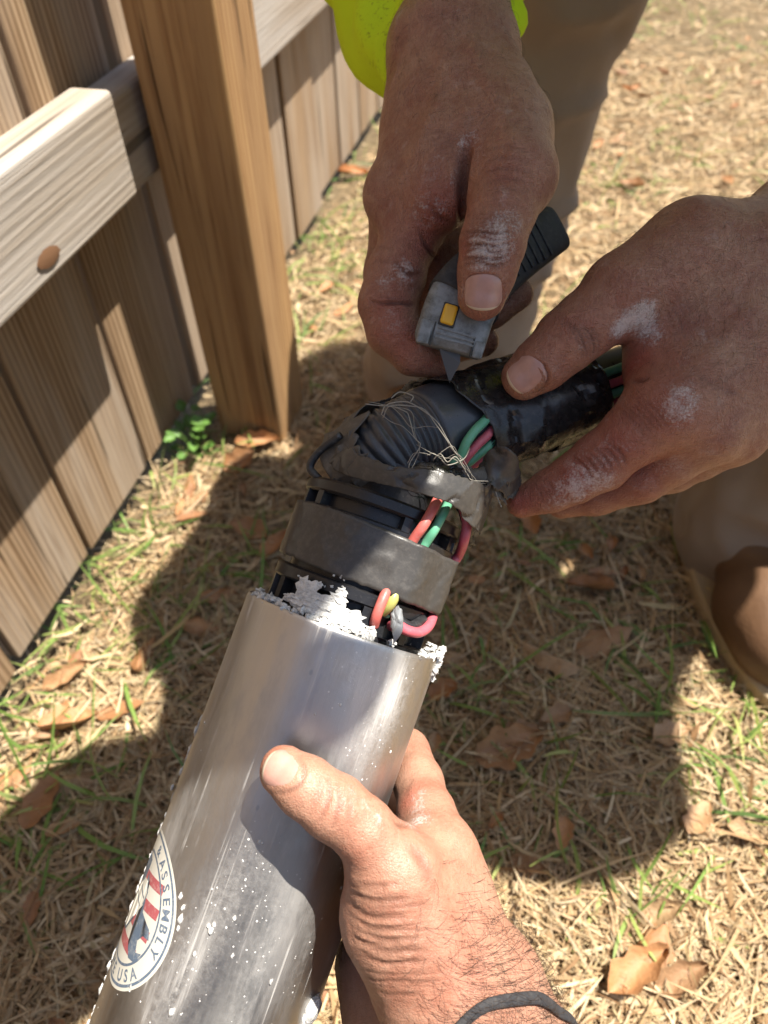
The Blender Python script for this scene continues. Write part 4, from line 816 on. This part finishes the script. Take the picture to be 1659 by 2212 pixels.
def gridpoly(poly, n=14):                       # clipped grid so that flat art bends with the casing
    bm = bmesh.new(); bm.faces.new([bm.verts.new((x, y, 0)) for x, y in poly])
    for k in range(-16, 17): bmesh.ops.bisect_plane(bm, geom=list(bm.verts)+list(bm.edges)+list(bm.faces), plane_co=(k*2.0, 0, 0), plane_no=(1, 0, 0))
    bmesh.ops.triangulate(bm, faces=bm.faces); bm.verts.index_update(); bm.verts.ensure_lookup_table()
    X = [v.co.x for v in bm.verts]; Y = [v.co.y for v in bm.verts]; F = [tuple(v.index for v in f.verts) for f in bm.faces]; bm.free(); return X, Y, F
polyfill([ringfill(0.05, SR, m=20)], 0, S_W, 'sticker')
polyfill([ringfill(SR-2.4, SR-1.3), ringfill(22.0, 23.0, -2.2, 2.0)], 1, S_B, 'sticker_ring')
def bar(x0, x1, y0, y1, sk=1.2): return gridpoly([(x0, y0-sk), (x1, y0+sk), (x1, y1+sk), (x0, y1-sk)])
polyfill([bar(-15, 15, -17.0, -12.4), bar(-18, 19.5, -7.0, -2.4), bar(-2, 20.5, 3.0, 7.4), bar(-2, 18.5, 12.5, 16.6)], 1, S_R, 'sticker_stripes')
polyfill([gridpoly([(-18, 8), (-1, 8), (-1, 19.5), (-8, 20.3), (-14, 16)])], 1, S_B, 'sticker_canton')
wrench = [(1.5, 15), (6, 13), (9.5, 2), (14, 0.8), (18.5, -0.5), (20.5, -4.0), (16.0, -4.5), (13.2, -8), (15.0, -12), (19.0, -10.5), (16.5, -15.5), (11, -16.5), (6, -12.5), (4.5, -6), (5, 0)]
polyfill([gridpoly(wrench)], 2, S_B, 'sticker_wrench')
fist = [(-12, -14), (-4, -12), (2, -4), (7.5, 4), (8, 9.5), (4, 12.5), (-1, 12), (-4, 8), (-7, 2), (-12, -4)]
polyfill([gridpoly(fist)], 3, S_W, 'sticker_arm')
polyfill([gridpoly([(a[0]*1.0, a[1]*1.0) for a in ((-2.5, 8.2), (6, 6.4), (6, 5.7), (-2.5, 7.4))]), gridpoly([(-5, 4.6), (4.5, 2.2), (4.5, 1.5), (-5, 3.8)]), gridpoly([(-11.5, -14.2), (-3.8, -12.4), (2.4, -4.2), (1.7, -3.6), (-4.3, -11.4), (-11.6, -13.3)]), gridpoly([(7.5, 4), (8.1, 9.6), (4, 12.6), (4, 11.9), (7.3, 9.2), (6.8, 4.2)])], 4, S_B, 'sticker_lines')
def glyph(ch, size):
    cu = bpy.data.curves.new('g', 'FONT'); cu.body = ch; cu.size = size; cu.align_x = 'CENTER'; cu.resolution_u = 3; cu.offset = 0.12
    ob = bpy.data.objects.new('g', cu); scene.collection.objects.link(ob); dg = bpy.context.evaluated_depsgraph_get(); me = bpy.data.meshes.new_from_object(ob.evaluated_get(dg))
    V = [tuple(v.co) for v in me.vertices]; F = [tuple(p.vertices) for p in me.polygons]; bpy.data.objects.remove(ob); bpy.data.curves.remove(cu); bpy.data.meshes.remove(me); return V, F
def arc_text(txt, r, a_mid, size, pitch, inner):
    R = []; tot = sum(pitch*(0.5 if c == ' ' else 1) for c in txt); a = a_mid + (tot/2 if not inner else -tot/2)
    for c in txt:
        w = pitch*(0.5 if c == ' ' else 1); a += (-w/2 if not inner else w/2)
        if c != ' ':
            V, F = glyph(c, size); X = []; Y = []
            for x, y, z in V:
                if not inner: q = a - math.pi/2; X.append((r)*math.cos(a) + x*math.cos(q) - y*math.sin(q)); Y.append(r*math.sin(a) + x*math.sin(q) + y*math.cos(q))
                else: q = a + math.pi/2; X.append((r)*math.cos(a) + x*math.cos(q) - y*math.sin(q)); Y.append(r*math.sin(a) + x*math.sin(q) + y*math.cos(q))
            R.append((X, Y, F))
        a += (-w/2 if not inner else w/2)
    return R
polyfill(arc_text('& ASSEMBLY', 24.2, math.radians(34), 6.2, 0.195, False) + arc_text('THE USA', 28.6, math.radians(-78), 6.4, 0.205, True), 2, S_B, 'sticker_lettering')
print('pump', time.time()-T0)
# ------------------------------------------------------------------ utility knife
knife = empty('utility_knife', tuple(P(975, 752, .354))); tag(knife, 'grey utility knife with yellow button and dark rubber grip in the right hand', 'knife')
def kp(name, me, mat): o = link(name, me, mat); keep_parent(o, knife); return o
kpath = catmull([P(*q) for q in ((966, 757, .3535), (978, 715, .3535), (1000, 655, .3555), (1040, 600, .361), (1090, 562, .371), (1138, 532, .381), (1186, 502, .391))], 10)
kT = np.gradient(kpath, axis=0); kT /= np.linalg.norm(kT, axis=1)[:, None]
def kfr(i): t = kT[i]; n = unit(CAM-kpath[i]); n = unit(n - t*(n@t)); s = np.cross(t, n); s = s if s @ MC[:, 0] > 0 else -s; return t, s, n
def kloft(i0, i1, wf, tf, seg=28, ex=4.0, out=0.0):
    V = []; F = []; idx = np.linspace(i0, i1, max(2, int((i1-i0)*1.5)))
    for x in idx:
        i = int(min(round(x), len(kpath)-1)); fr = min(int(x), len(kpath)-2); c = kpath[fr]+(kpath[fr+1]-kpath[fr])*(x-fr); t, s, n = kfr(i); w, h = wf(x)/2000+out/1000, tf(x)/2000+out/1000
        for k in range(seg):
            a = 2*math.pi*k/seg; ca, sa = math.cos(a), math.sin(a); V.append(c + s*w*math.copysign(abs(ca)**(2/ex), ca) + n*h*math.copysign(abs(sa)**(2/ex), sa))
    m = len(idx)
    for i in range(m-1):
        for k in range(seg): F.append((i*seg+k, i*seg+(k+1) % seg, (i+1)*seg+(k+1) % seg, (i+1)*seg+k))
    F.append(tuple(range(seg))[::-1]); F.append(tuple((m-1)*seg+k for k in range(seg))); return V, F
KG = Mat('knife_grey'); v = KG.coord('Object'); KG.set(Base_Color=KG.mix(KG.ramp(KG.noise(v, 160, 5, 0.7), [(0.42, (0, 0, 0)), (0.72, (1, 1, 1))]), (0.22, 0.235, 0.235), (0.07, 0.07, 0.06)), Roughness=0.45, Normal=KG.bump(KG.noise(v, 600, 4), 0.2, 0.0008)); KG = KG.m
KB = tape_mat('rubber_grip', (0.03, 0.03, 0.03), 0.7, 0.25)
wf = lambda x: np.interp(x, [0, 4, 20, 32, 48, 60], [30, 33, 33, 29, 24, 22]); tf = lambda x: np.interp(x, [0, 3, 10, 30, 60], [9, 13, 15, 17, 17])
V, F = kloft(0, 24, wf, tf); kp('knife_body', mesh('knife_body', V, F, True), KG)
V, F = kloft(20, 60, wf, tf, out=1.0); kp('grip', mesh('grip', V, F, True), KB)
V, F = kloft(58, 60, lambda x: wf(x)*0.8, lambda x: tf(x)*0.7, out=2.5); kp('end_cap', mesh('end_cap', V, F, True), KG)
def kbox(i, ds, w, l, h, up, name, mat, tilt=0.0, bev=0.6):
    me = box_mesh(name, w/1000, l/1000, h/1000, bev/1000); t, s, n = kfr(i); o = link(name, me, mat); keep_parent(o, knife)
    if tilt: s, t = s*math.cos(tilt)+t*math.sin(tilt), t*math.cos(tilt)-s*math.sin(tilt)
    M = Matrix.Identity(4); pos = kpath[i] + s*ds/1000 + n*(tf(i)/2+up)/1000
    R = np.array([s, t, np.cross(s, t)])
    for a in range(3):
        for b in range(3): M[a][b] = R[b][a]
        M[a][3] = pos[a]
    o.matrix_world = M; o.matrix_parent_inverse = Matrix.Translation(-Vector(knife.location)); o.matrix_basis = M; return o
KD = plain('knife_shadow_gap', (0.03, 0.03, 0.028), 0.6)
kbox(13, -3.8, 7.6, 11.0, 1.2, -0.2, 'button_recess', KD); kbox(13, -3.8, 6.2, 9.4, 3.2, 0.0, 'button', plain('yellow_button', (0.72, 0.40, 0.02), 0.4), bev=1.0)
for q in range(3): kbox(4+q*2, 2.0, 18, 1.1, 0.8, 0.1, 'nose_ridge', KG, bev=0.3)
kbox(5, -12.0, 6, 11, 2.4, -0.6, 'nose_lug', KG, bev=1.0); kbox(5, -8.3, 0.8, 11, 1.2, -0.1, 'seam', KD, bev=0.2); kbox(3, 13.5, 5, 8, 2.2, -0.8, 'nose_lug', KG, bev=1.0); kbox(3, 10.5, 0.8, 8, 1.2, -0.1, 'seam', KD, bev=0.2)
for q in range(6): kbox(36+q*3, 0, 20, 1.4, 1.2, 1.2, 'grip_ridge', KB, bev=0.4)
bl = [P(948, 750, .3545), P(994, 752, .3545), P(994, 784, .3550), P(971, 828, .3580)]; nv = unit(CAM-bl[0])*0.0003
V = [q+nv for q in bl] + [q-nv for q in bl]; F = [(0, 1, 2, 3), (7, 6, 5, 4), (0, 4, 5, 1), (1, 5, 6, 2), (2, 6, 7, 3), (3, 7, 4, 0)]
kp('blade', mesh('blade', V, F), plain('blade_steel', (0.13, 0.125, 0.12), 0.5, Metallic=1.0))
print('knife', time.time()-T0)
# ------------------------------------------------------------------ the worker
def K(x, y, z, r): return (np.array([x, y, z], float), r)
W_sh_r, W_sh_l = (.19, .53, .96), (.54, .34, 1.02); W_el_r, W_el_l = (.095, .70, .64), (.52, .50, .72)
wr_r = P(985, -60, .445); wr_l = P(1850, 440, .415)
head_c = np.array([.235, .30, 1.17])
Wbody = Body(core=[[K(.42, .76, .86, .13), K(.36, .60, .96, .13), K(.32, .45, 1.03, .12)], [K(*W_sh_r, .055), K(.31, .44, 1.05, .075), K(*W_sh_l, .055)], [K(.30, .41, 1.08, .055), K(.22, .31, 1.14, .052)],
                   [K(.205, .315, 1.19, .085), K(.185, .285, 1.16, .076)]],
             limbs=[[K(*W_sh_r, .055), K(*W_el_r, .042), (wr_r, .030)], [K(*W_sh_l, .055), K(*W_el_l, .042), (wr_l, .031)],
                    [K(.32, .82, .86, .085), K(.172, .845, .50, .044), K(.07, .82, .09, .036)], [K(.52, .70, .86, .085), K(.55, .575, .50, .048), K(.425, .58, .09, .036)]], kc=.05, kl=.05, kf=.004, kin=.02)
p, f = Wbody.polygonise(0.008, coarse=4)
# a face: brow, nose, chin, ears come from small chains on the head
fdir = unit(np.array([-.25, -.40, -.55])); fup = unit(np.array([-.15, -.25, .45]) - fdir*(np.array([-.15, -.25, .45])@fdir)); fs = np.cross(fdir, fup); hc = np.array([.190, .290, 1.165])
def FH(a, b, c): return hc + fs*a + fup*b + fdir*c
Face = Body(core=[[(FH(0, .045, .02), .078), (FH(0, 0, .01), .078), (FH(0, -.055, .03), .058), (FH(0, -.085, .055), .030)], [(FH(-.05, .025, .066), .016), (FH(.05, .025, .066), .016)]],
            limbs=[[(FH(0, .02, .085), .009), (FH(0, -.02, .108), .013)], [(FH(-.022, -.05, .086), .008), (FH(.022, -.05, .086), .008)], [(FH(-.082, .0, .0), .012), (FH(-.086, -.03, .0), .010)], [(FH(.082, .0, .0), .012), (FH(.086, -.03, .0), .010)]], kc=.03, kl=.012, kf=.006)
pf, ff = Face.polygonise(0.004, coarse=4)
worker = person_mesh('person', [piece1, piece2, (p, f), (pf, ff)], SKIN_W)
tag(worker, 'person in high-visibility yellow shirt and tan trousers bending to cut the tape', 'person')
nail(H1, (1044, 630), (1041, 668), 17.5, 15.5, NAIL_W, worker); nail(H2, (1137, 808), (1100, 835), 16.5, 17.5, NAIL_W, worker)
for s in (-1, 1):
    bm = bmesh.new(); bmesh.ops.create_uvsphere(bm, u_segments=12, v_segments=8, radius=.0115); me = bpy.data.meshes.new('eye'); bm.to_mesh(me); bm.free(); me.shade_smooth()
    o = link('eye', me, plain('eye_white', (0.7, 0.68, 0.64), 0.2), worker); o.location = FH(s*.033, .004, .073)
def cloth_mat(name, a, b, rough=0.85, weave=1400, sheen=0.2):
    m = Mat(name); v = m.coord('Object'); n = m.noise(v, 18, 4); w = m.noise(v, weave, 2); w2 = m.noise(v, 260, 3)
    m.set(Base_Color=m.mix(n, a, b), Roughness=rough, Specular_IOR_Level=0.2, Normal=m.bump(m.math('ADD', w, w2), 0.35, 0.0008), Sheen_Weight=sheen); return m.m
HIVIS = Mat('hi_vis_knit'); v = HIVIS.coord('Object'); st = HIVIS.ramp(HIVIS.noise(v, 240, 5, 0.75), [(0.56, (0, 0, 0)), (0.68, (1, 1, 1))]); st = HIVIS.math('MULTIPLY', st, HIVIS.attr('stain'))
HIVIS.set(Base_Color=HIVIS.mix(st, HIVIS.mix(HIVIS.noise(v, 30, 3), (0.58, 0.74, 0.02), (0.50, 0.66, 0.015)), (0.08, 0.07, 0.02)), Roughness=0.8, Specular_IOR_Level=0.15, Normal=HIVIS.bump(HIVIS.noise(v, 1300, 2), 0.4, 0.0008), Emission_Strength=0.0); HIVIS = HIVIS.m
TAN = cloth_mat('tan_twill', (0.31, 0.24, 0.18), (0.24, 0.18, 0.135))
# shirt: body and upper sleeves as one skin, plus the open right cuff with its own edge
def ruf(a, s): return lambda p: a*vnoise(p, s) + a*0.5*vnoise(p, s*2.3)
Shirt = Body(core=[[K(.43, .78, .90, .165), K(.36, .60, .97, .165), K(.36, .395, 1.03, .148)], [K(*W_sh_r, .08), K(.31, .44, 1.05, .095), K(*W_sh_l, .08)], [K(.30, .41, 1.08, .068), K(.285, .385, 1.10, .062)]],
             limbs=[[K(*W_sh_r, .08), K(*W_el_r, .056), (P(985, -225, .488), .046)], [K(*W_sh_l, .08), K(*W_el_l, .066), (P(1880, 425, .424), .048)]], kc=.06, kl=.06, kf=.01, kin=.03, bump=ruf(.012, 14))
p, f = Shirt.polygonise(0.008, coarse=4)
# right cuff: rings from the opening upwards
axis = unit(P(985, -300, .53) - P(990, 120, .405)); toc = unit(CAM - P(985, 60, .42)); toc = unit(toc - axis*(toc@axis)); sd = np.cross(axis, toc); sd = sd if sd @ MC[:, 0] > 0 else -sd
cV = []; cF = []; stn = []; seg = 64; rings = 60
c0 = P(978, 172, .400)
for lay in (0, 1):
    for i in range(rings):
        t = i/(rings-1)
        for k in range(seg):
            a = 2*math.pi*k/seg; ca, sa = math.cos(a), math.sin(a)          # a=0 towards us, a=90 to the right
            lip = 0.034*ca*0.5 - 0.017*sa*0.3*(-1 if sa < 0 else 1)*0 + (0.012*(-sa) if sa < 0 else -0.004*sa)*-1
            s = t*0.16 + (1-t)**2*(0.054*max(ca, 0)**1.2 + 0.025*max(sa, 0))
            rx, ry = 0.0325+0.056*t*(1-0.4*t), 0.0335+0.026*t
            w = 0.0030*math.sin(4*a+9*t)*(0.4+2*t) + 0.002*math.sin(7*a-14*t) + 0.0035*math.sin(t*22+1.6*sa*2)*min(1, 3*t)*(0.5+0.5*abs(ca)) + 0.0010*math.sin(9*a)*(1-t) - 0.0011*math.exp(-((t-0.085)/0.012)**2) + 0.0007*math.exp(-((t-0.04)/0.03)**2)
            r = (-0.0016 if lay else 0.0) + w
            cV.append(c0 + axis*s - sd*0.045*t*(1-0.6*t) + sd*sa*(rx+r) + toc*ca*(ry+r)); stn.append(max(0, 1-abs(t-0.10)/0.16)*max(0, math.cos(a+0.75))**2*0.9)
for lay in (0, 1):
    o_ = lay*rings*seg
    for i in range(rings-1):
        for k in range(seg):
            q = (o_+i*seg+k, o_+i*seg+(k+1) % seg, o_+(i+1)*seg+(k+1) % seg, o_+(i+1)*seg+k); cF.append(q if lay else q[::-1])
for k in range(seg): cF.append((k, (k+1) % seg, rings*seg+(k+1) % seg, rings*seg+k))
Vc = np.vstack([p, np.array(cV)]); Fc = np.vstack([f, np.array(cF)+len(p)]); me = fast_mesh('shirt', Vc, Fc, True); set_attr(me, 'stain', np.concatenate([np.zeros(len(p)), stn]))
shirt = link('shirt', me, HIVIS, worker); shirt['label'] = 'bright yellow long-sleeved work shirt with a dirty cuff'
Trous = Body(core=[[K(.44, .80, .86, .16), K(.40, .70, .93, .155)]],
             limbs=[[K(.29, .90, .84, .11), K(.168, .845, .50, .078), K(.12, .83, .28, .082), K(.07, .815, .055, .084)], [K(.55, .72, .84, .125), K(.56, .58, .50, .095), K(.48, .575, .28, .088), K(.408, .545, .068, .082)]],
             kc=.05, kl=.06, kf=.006, kin=.03, bump=lambda p: .020*vnoise(p*np.array([1, 1, .6]), 15) + .032*np.abs(vnoise(p*np.array([.7, .7, 1.9]), 15)) + .006*vnoise(p, 45) - .012)
p, f = Trous.polygonise(0.007, coarse=4); k = p[:, 2] < 0.045
trousers = link('trousers', fast_mesh('trousers', p, f, True), TAN, worker)
# boots
LEA = Mat('brown_leather'); v = LEA.coord('Object'); LEA.set(Base_Color=LEA.mix(LEA.noise(v, 40, 5, 0.65), (0.09, 0.045, 0.022), (0.17, 0.09, 0.045)), Roughness=0.55, Normal=LEA.bump(LEA.noise(v, 240, 4), 0.4, 0.001)); LEA = LEA.m
SOLE = plain('tan_sole', (0.42, 0.32, 0.20), 0.8)
def boot(heel, toe):
    h = np.array(heel); d = unit(np.array(toe)-h); L = np.linalg.norm(np.array(toe)-h); s = np.cross(d, (0, 0, 1))
    def B(a, b, c): return h + d*a*L + s*b + np.array([0, 0, c])
    up = Body(core=[[(B(.17, 0, .060), .037), (B(.45, 0, .062), .040), (B(.75, 0, .050), .036), (B(.88, 0, .045), .030)], [(B(.20, 0, .07), .038), (B(.24, 0, .16), .043)], [(B(.72, .014, .045), .033), (B(.86, .010, .042), .028)], [(B(.72, -.014, .045), .033), (B(.86, -.010, .042), .028)]], kc=.03, bump=lambda p: .002*vnoise(p, 40))
    p, f = up.polygonise(0.005, coarse=4); p[:, 2] = np.maximum(p[:, 2], .018); o = link('boot', fast_mesh('boot', p, f, True), LEA, worker)
    V = []; F = []; n = 40
    for lay, z in enumerate((.002, .006, .026, .030)):
        for k in range(n):
            a = 2*math.pi*k/n; x = .52+.50*math.cos(a); w = .044+.012*math.sin((x-.1)*3.6); g = 0.96 if lay in (0, 3) else 1.0; V.append(B(.52+.515*math.cos(a)*g, w*math.copysign(abs(math.sin(a))**.7, math.sin(a))*g, z))
    for l in range(3):
        for k in range(n): F.append((l*n+k, l*n+(k+1) % n, (l+1)*n+(k+1) % n, (l+1)*n+k))
    F += [tuple(range(n))[::-1], tuple(3*n+k for k in range(n))]; link('sole', mesh('sole', V, F), SOLE, o)
boot((.392, .655, 0), (.372, .355, 0)); boot((.085, .865, 0), (.01, .60, 0))
# cap with a brim, on the head that throws the shade over the work
cap = Body(core=[[(FH(0, .062, .0), .092), (FH(0, .03, -.012), .094)]], kc=.02); p, f = cap.polygonise(0.006, coarse=4)
keep = (p - FH(0, .018, 0)) @ unit(fup*0.95 - fdir*0.25) > 0; fk = f[keep[f].all(1)]
V = [tuple(q) for q in p]; F = [tuple(q) for q in fk]
n = 24; o_ = len(V)
for i in range(7):
    for k in range(n+1):
        a = -1.25 + 2.5*k/n; r0 = .090 + (.075*math.cos(a*0.95)**0.8)*i/6; V.append(tuple(FH(r0*math.sin(a), .026 - .018*(i/6)*1 - .02*(math.sin(a)**2)*(i/6), r0*math.cos(a))))
for i in range(6):
    for k in range(n): q = o_+i*(n+1)+k; F.append((q, q+1, q+n+2, q+n+1))
co = link('cap', mesh('cap', V, F, True), cloth_mat('cap_cloth', (0.05, 0.06, 0.09), (0.07, 0.08, 0.11)), worker); so = co.modifiers.new('t', 'SOLIDIFY'); so.thickness = .003
print('worker', time.time()-T0)
def hairs(V, N, ids, flow, lo, hi, rad):
    prt = []
    for i in ids:
        n_ = N[i]; f_ = unit(flow + RNG.normal(0, 0.45, 3)); f_ = unit(f_ - n_*(f_@n_)); L = RNG.uniform(lo, hi)
        prt.append(sweep(catmull([V[i]-n_*.0003, V[i]+n_*L*.16+f_*L*.4, V[i]+n_*L*.18+f_*L*.8, V[i]+n_*L*.10+f_*L*1.1], 2), np.linspace(rad, rad*.5, 7), 3, False))
    return merge(prt)
hv = []
for Vh, Hb, test, flow in ((v2, H2, lambda q: (q[:, 0] > 1330)*(q[:, 1] < 830)*np.clip((q[:, 0]-1300)/300, 0, 1), P(1400, 800, .36)-P(1600, 500, .37)), (v1, H1, lambda q: (q[:, 1] < 330)*np.clip((360-q[:, 1])/300, 0, 1), P(1000, 300, .38)-P(980, 50, .41))):
    ids = np.arange(0, len(Vh), 4); q = (Vh[ids]-CAM) @ MC; q = np.stack([W_/2 + F_*q[:, 0]/q[:, 2], H_/2 - F_*q[:, 1]/q[:, 2]], 1)
    sel = ids[RNG.random(len(ids)) < test(q)*0.10]; hv.append(hairs(Vh, Hb.grad(Vh), sel, unit(flow), .003, .008, .00006))
V, F = merge(hv); ho = link('arm_hair', fast_mesh('arm_hair', np.array(V), np.array(F)), plain('worker_hair', (0.03, 0.018, 0.012), 0.5), worker); tag(ho, kind='stuff')
# ------------------------------------------------------------------ the photographer, crouching behind the lens
el = np.array([.30, -.20, .40]); sh = np.array([.26, -.42, .74]); wr = P(1120, 2400, .328)
Pbody = Body(core=[[K(.04, -.66, .30, .13), K(.04, -.58, .50, .13), K(.04, -.50, .70, .13)], [(sh, .055), K(.04, -.48, .78, .075), K(-.18, -.44, .74, .055)], [K(.04, -.48, .84, .055), K(.03, -.44, .92, .055)], [K(.03, -.43, .98, .085), K(.03, -.40, .95, .075)]],
             limbs=[[(sh, .052), (el, .042), (wr, .026)], [K(-.18, -.44, .74, .052), K(-.30, -.28, .52, .042), K(-.13, -.16, .60, .028), K(-.10, -.12, .635, .026)],
                    [K(-.10, -.12, .635, .022), K(-.09, -.075, .665, .010), K(-.055, -.06, .67, .008)], [K(-.10, -.12, .635, .022), K(-.09, -.085, .69, .010), K(-.055, -.07, .695, .008)], [K(-.11, -.12, .64, .022), K(-.09, -.095, .71, .010), K(-.055, -.08, .715, .008)], [K(-.10, -.12, .635, .022), K(-.06, -.11, .625, .010), K(-.04, -.085, .64, .009)],
                    [K(.14, -.62, .30, .08), K(.22, -.24, .34, .058), K(.20, -.45, .08, .04)], [K(-.06, -.62, .30, .08), K(-.18, -.24, .40, .058), K(-.14, -.45, .08, .04)]], kc=.05, kl=.04, kf=.004, kin=.02)
p, f = Pbody.polygonise(0.008, coarse=4)
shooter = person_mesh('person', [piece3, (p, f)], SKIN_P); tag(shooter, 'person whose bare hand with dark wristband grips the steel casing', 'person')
nail(H3, (607, 1667), (570, 1650), 16.0, 15.0, NAIL_P, shooter)
HR = Body(core=[[K(.03, -.445, 1.0, .092), K(.03, -.46, .96, .088)]], bump=lambda p: .006*vnoise(p, 60)); p, f = HR.polygonise(.007, coarse=4); kk_ = (p[:, 2]-.97) - (p[:, 1]+.44)*0.9 > 0
link('hair', fast_mesh('hair', p, f[kk_[f].all(1)], True), plain('brown_hair', (0.05, 0.03, 0.018), 0.6), shooter).modifiers.new('t', 'SOLIDIFY').thickness = .004
SH2 = Body(core=[[K(.04, -.66, .36, .165), K(.04, -.58, .52, .16), K(.04, -.50, .70, .15)], [(sh, .075), K(.04, -.48, .78, .09), K(-.18, -.44, .74, .075)]], limbs=[[(sh, .078), ((sh+el)/2, .07)], [K(-.18, -.44, .74, .078), K(-.24, -.37, .63, .07)]], kc=.06, kl=.05, kf=.01, kin=.03, bump=ruf(.01, 14))
p, f = SH2.polygonise(0.010, coarse=4); link('shirt', fast_mesh('shirt', p, f, True), cloth_mat('blue_grey_cotton', (0.16, 0.19, 0.25), (0.13, 0.16, 0.22)), shooter)
TR2 = Body(core=[[K(.14, -.62, .30, .11), K(-.06, -.62, .30, .11)]], limbs=[[K(.14, -.62, .30, .11), K(.22, -.24, .34, .085), K(.20, -.45, .10, .07)], [K(-.06, -.62, .30, .11), K(-.18, -.24, .40, .085), K(-.14, -.45, .10, .07)]], kc=.05, kl=.05, kf=.01, kin=.03, bump=ruf(.01, 18))
p, f = TR2.polygonise(0.010, coarse=4); link('trousers', fast_mesh('trousers', p, f, True), cloth_mat('denim', (0.07, 0.09, 0.14), (0.09, 0.11, 0.16)), shooter)
for hx in (.20, -.14):
    b_ = len(shooter.children); h = (hx, -.50, 0); 
    up = Body(core=[[K(hx, -.47, .06, .037), K(hx, -.36, .055, .038), K(hx, -.25, .045, .032)], [K(hx, -.46, .07, .038), K(hx, -.46, .14, .042)]], kc=.03); p, f = up.polygonise(.006, coarse=4); p[:, 2] = np.maximum(p[:, 2], .004)
    link('boot', fast_mesh('boot', p, f, True), LEA, shooter)
# wristband: a soft dark elastic loop lying on the wrist
Lw = [(965, 2228), (985, 2206), (1020, 2180), (1060, 2158), (1100, 2143), (1135, 2138), (1156, 2146), (1164, 2158)]
Q = H3.trace([a for a, b in Lw], [b for a, b in Lw]); Nn = H3.grad(Q); Q = Q + Nn*0.0012
# close the loop round the back of the wrist by walking the plane of the visible arc
cen = Q.mean(0); ctr = P(1050, 2190, .338); pl = np.linalg.svd(Q-cen)[2][2]; e1 = unit(Q[-1]-ctr); e1 = unit(e1-pl*(e1@pl)); e2 = np.cross(pl, e1); mid = Q[4]-ctr
if mid@e2 < 0: e2 = -e2
angs = np.linspace(0, 2*math.pi, 90, endpoint=False); D = np.array([e1*math.cos(a)+e2*math.sin(a) for a in angs]); o0 = ctr + ((cen-ctr)@pl)*pl
hit = H3.march(o0[None] + D*0.07, -D); hn = H3.grad(hit); hit = hit + hn*0.0011; path_b = np.vstack([hit, hit[:1]])
V = []; F = []; seg = 10
for i in range(90):
    t = unit(path_b[(i+1) % 90]-path_b[i-1]); n_ = hn[i]; b_ = np.cross(t, n_)
    for k in range(seg):
        a = 2*math.pi*k/seg; V.append(hit[i] + b_*math.cos(a)*0.0024 + n_*math.sin(a)*0.0012)
for i in range(90):
    for k in range(seg): F.append((i*seg+k, i*seg+(k+1) % seg, ((i+1) % 90)*seg+(k+1) % seg, ((i+1) % 90)*seg+k))
wb = link('wristband', mesh('wristband', V, F, True), tape_mat('wristband_elastic', (0.028, 0.028, 0.032), 0.85, 0.3), shooter)
# forearm hair
pts = v3; Nn = H3.grad(pts); pr = np.array([proj(q)[:2] for q in pts[::3]]); ids = np.arange(0, len(pts), 3)
dens = np.clip((pr[:, 1]-1840)/330, 0, 1)*np.clip((pr[:, 0]-860-(2212-pr[:, 1])*0.15)/120, 0, 1); ok = ids[(RNG.random(len(ids)) < dens*0.42)]
prt = []; fdn = unit(P(1000, 1800, .31)-P(1100, 2200, .31))
for i in ok[:2600]:
    n_ = Nn[i]; fl_ = -fdn*0.35 + np.cross(n_, fdn)*RNG.choice([-0.9, -0.6, 0.2, -0.8]) + RNG.normal(0, 0.28, 3); fl_ = unit(fl_ - n_*(fl_@n_)); L = RNG.uniform(.005, .016)
    c = [pts[i]-n_*.0004, pts[i]+n_*L*.22+fl_*L*.35, pts[i]+n_*L*.30+fl_*L*.75, pts[i]+n_*L*.22+fl_*L*1.1+RNG.normal(0, .0006, 3)]
    prt.append(sweep(catmull(c, 2), np.linspace(.000075, .00004, 7), 3, False))
V, F = merge(prt); hair = link('arm_hair', fast_mesh('arm_hair', np.array(V), np.array(F)), plain('dark_hair', (0.035, 0.02, 0.012), 0.5), shooter); tag(hair, kind='stuff')
print('done', time.time()-T0, 'hairs', len(prt))
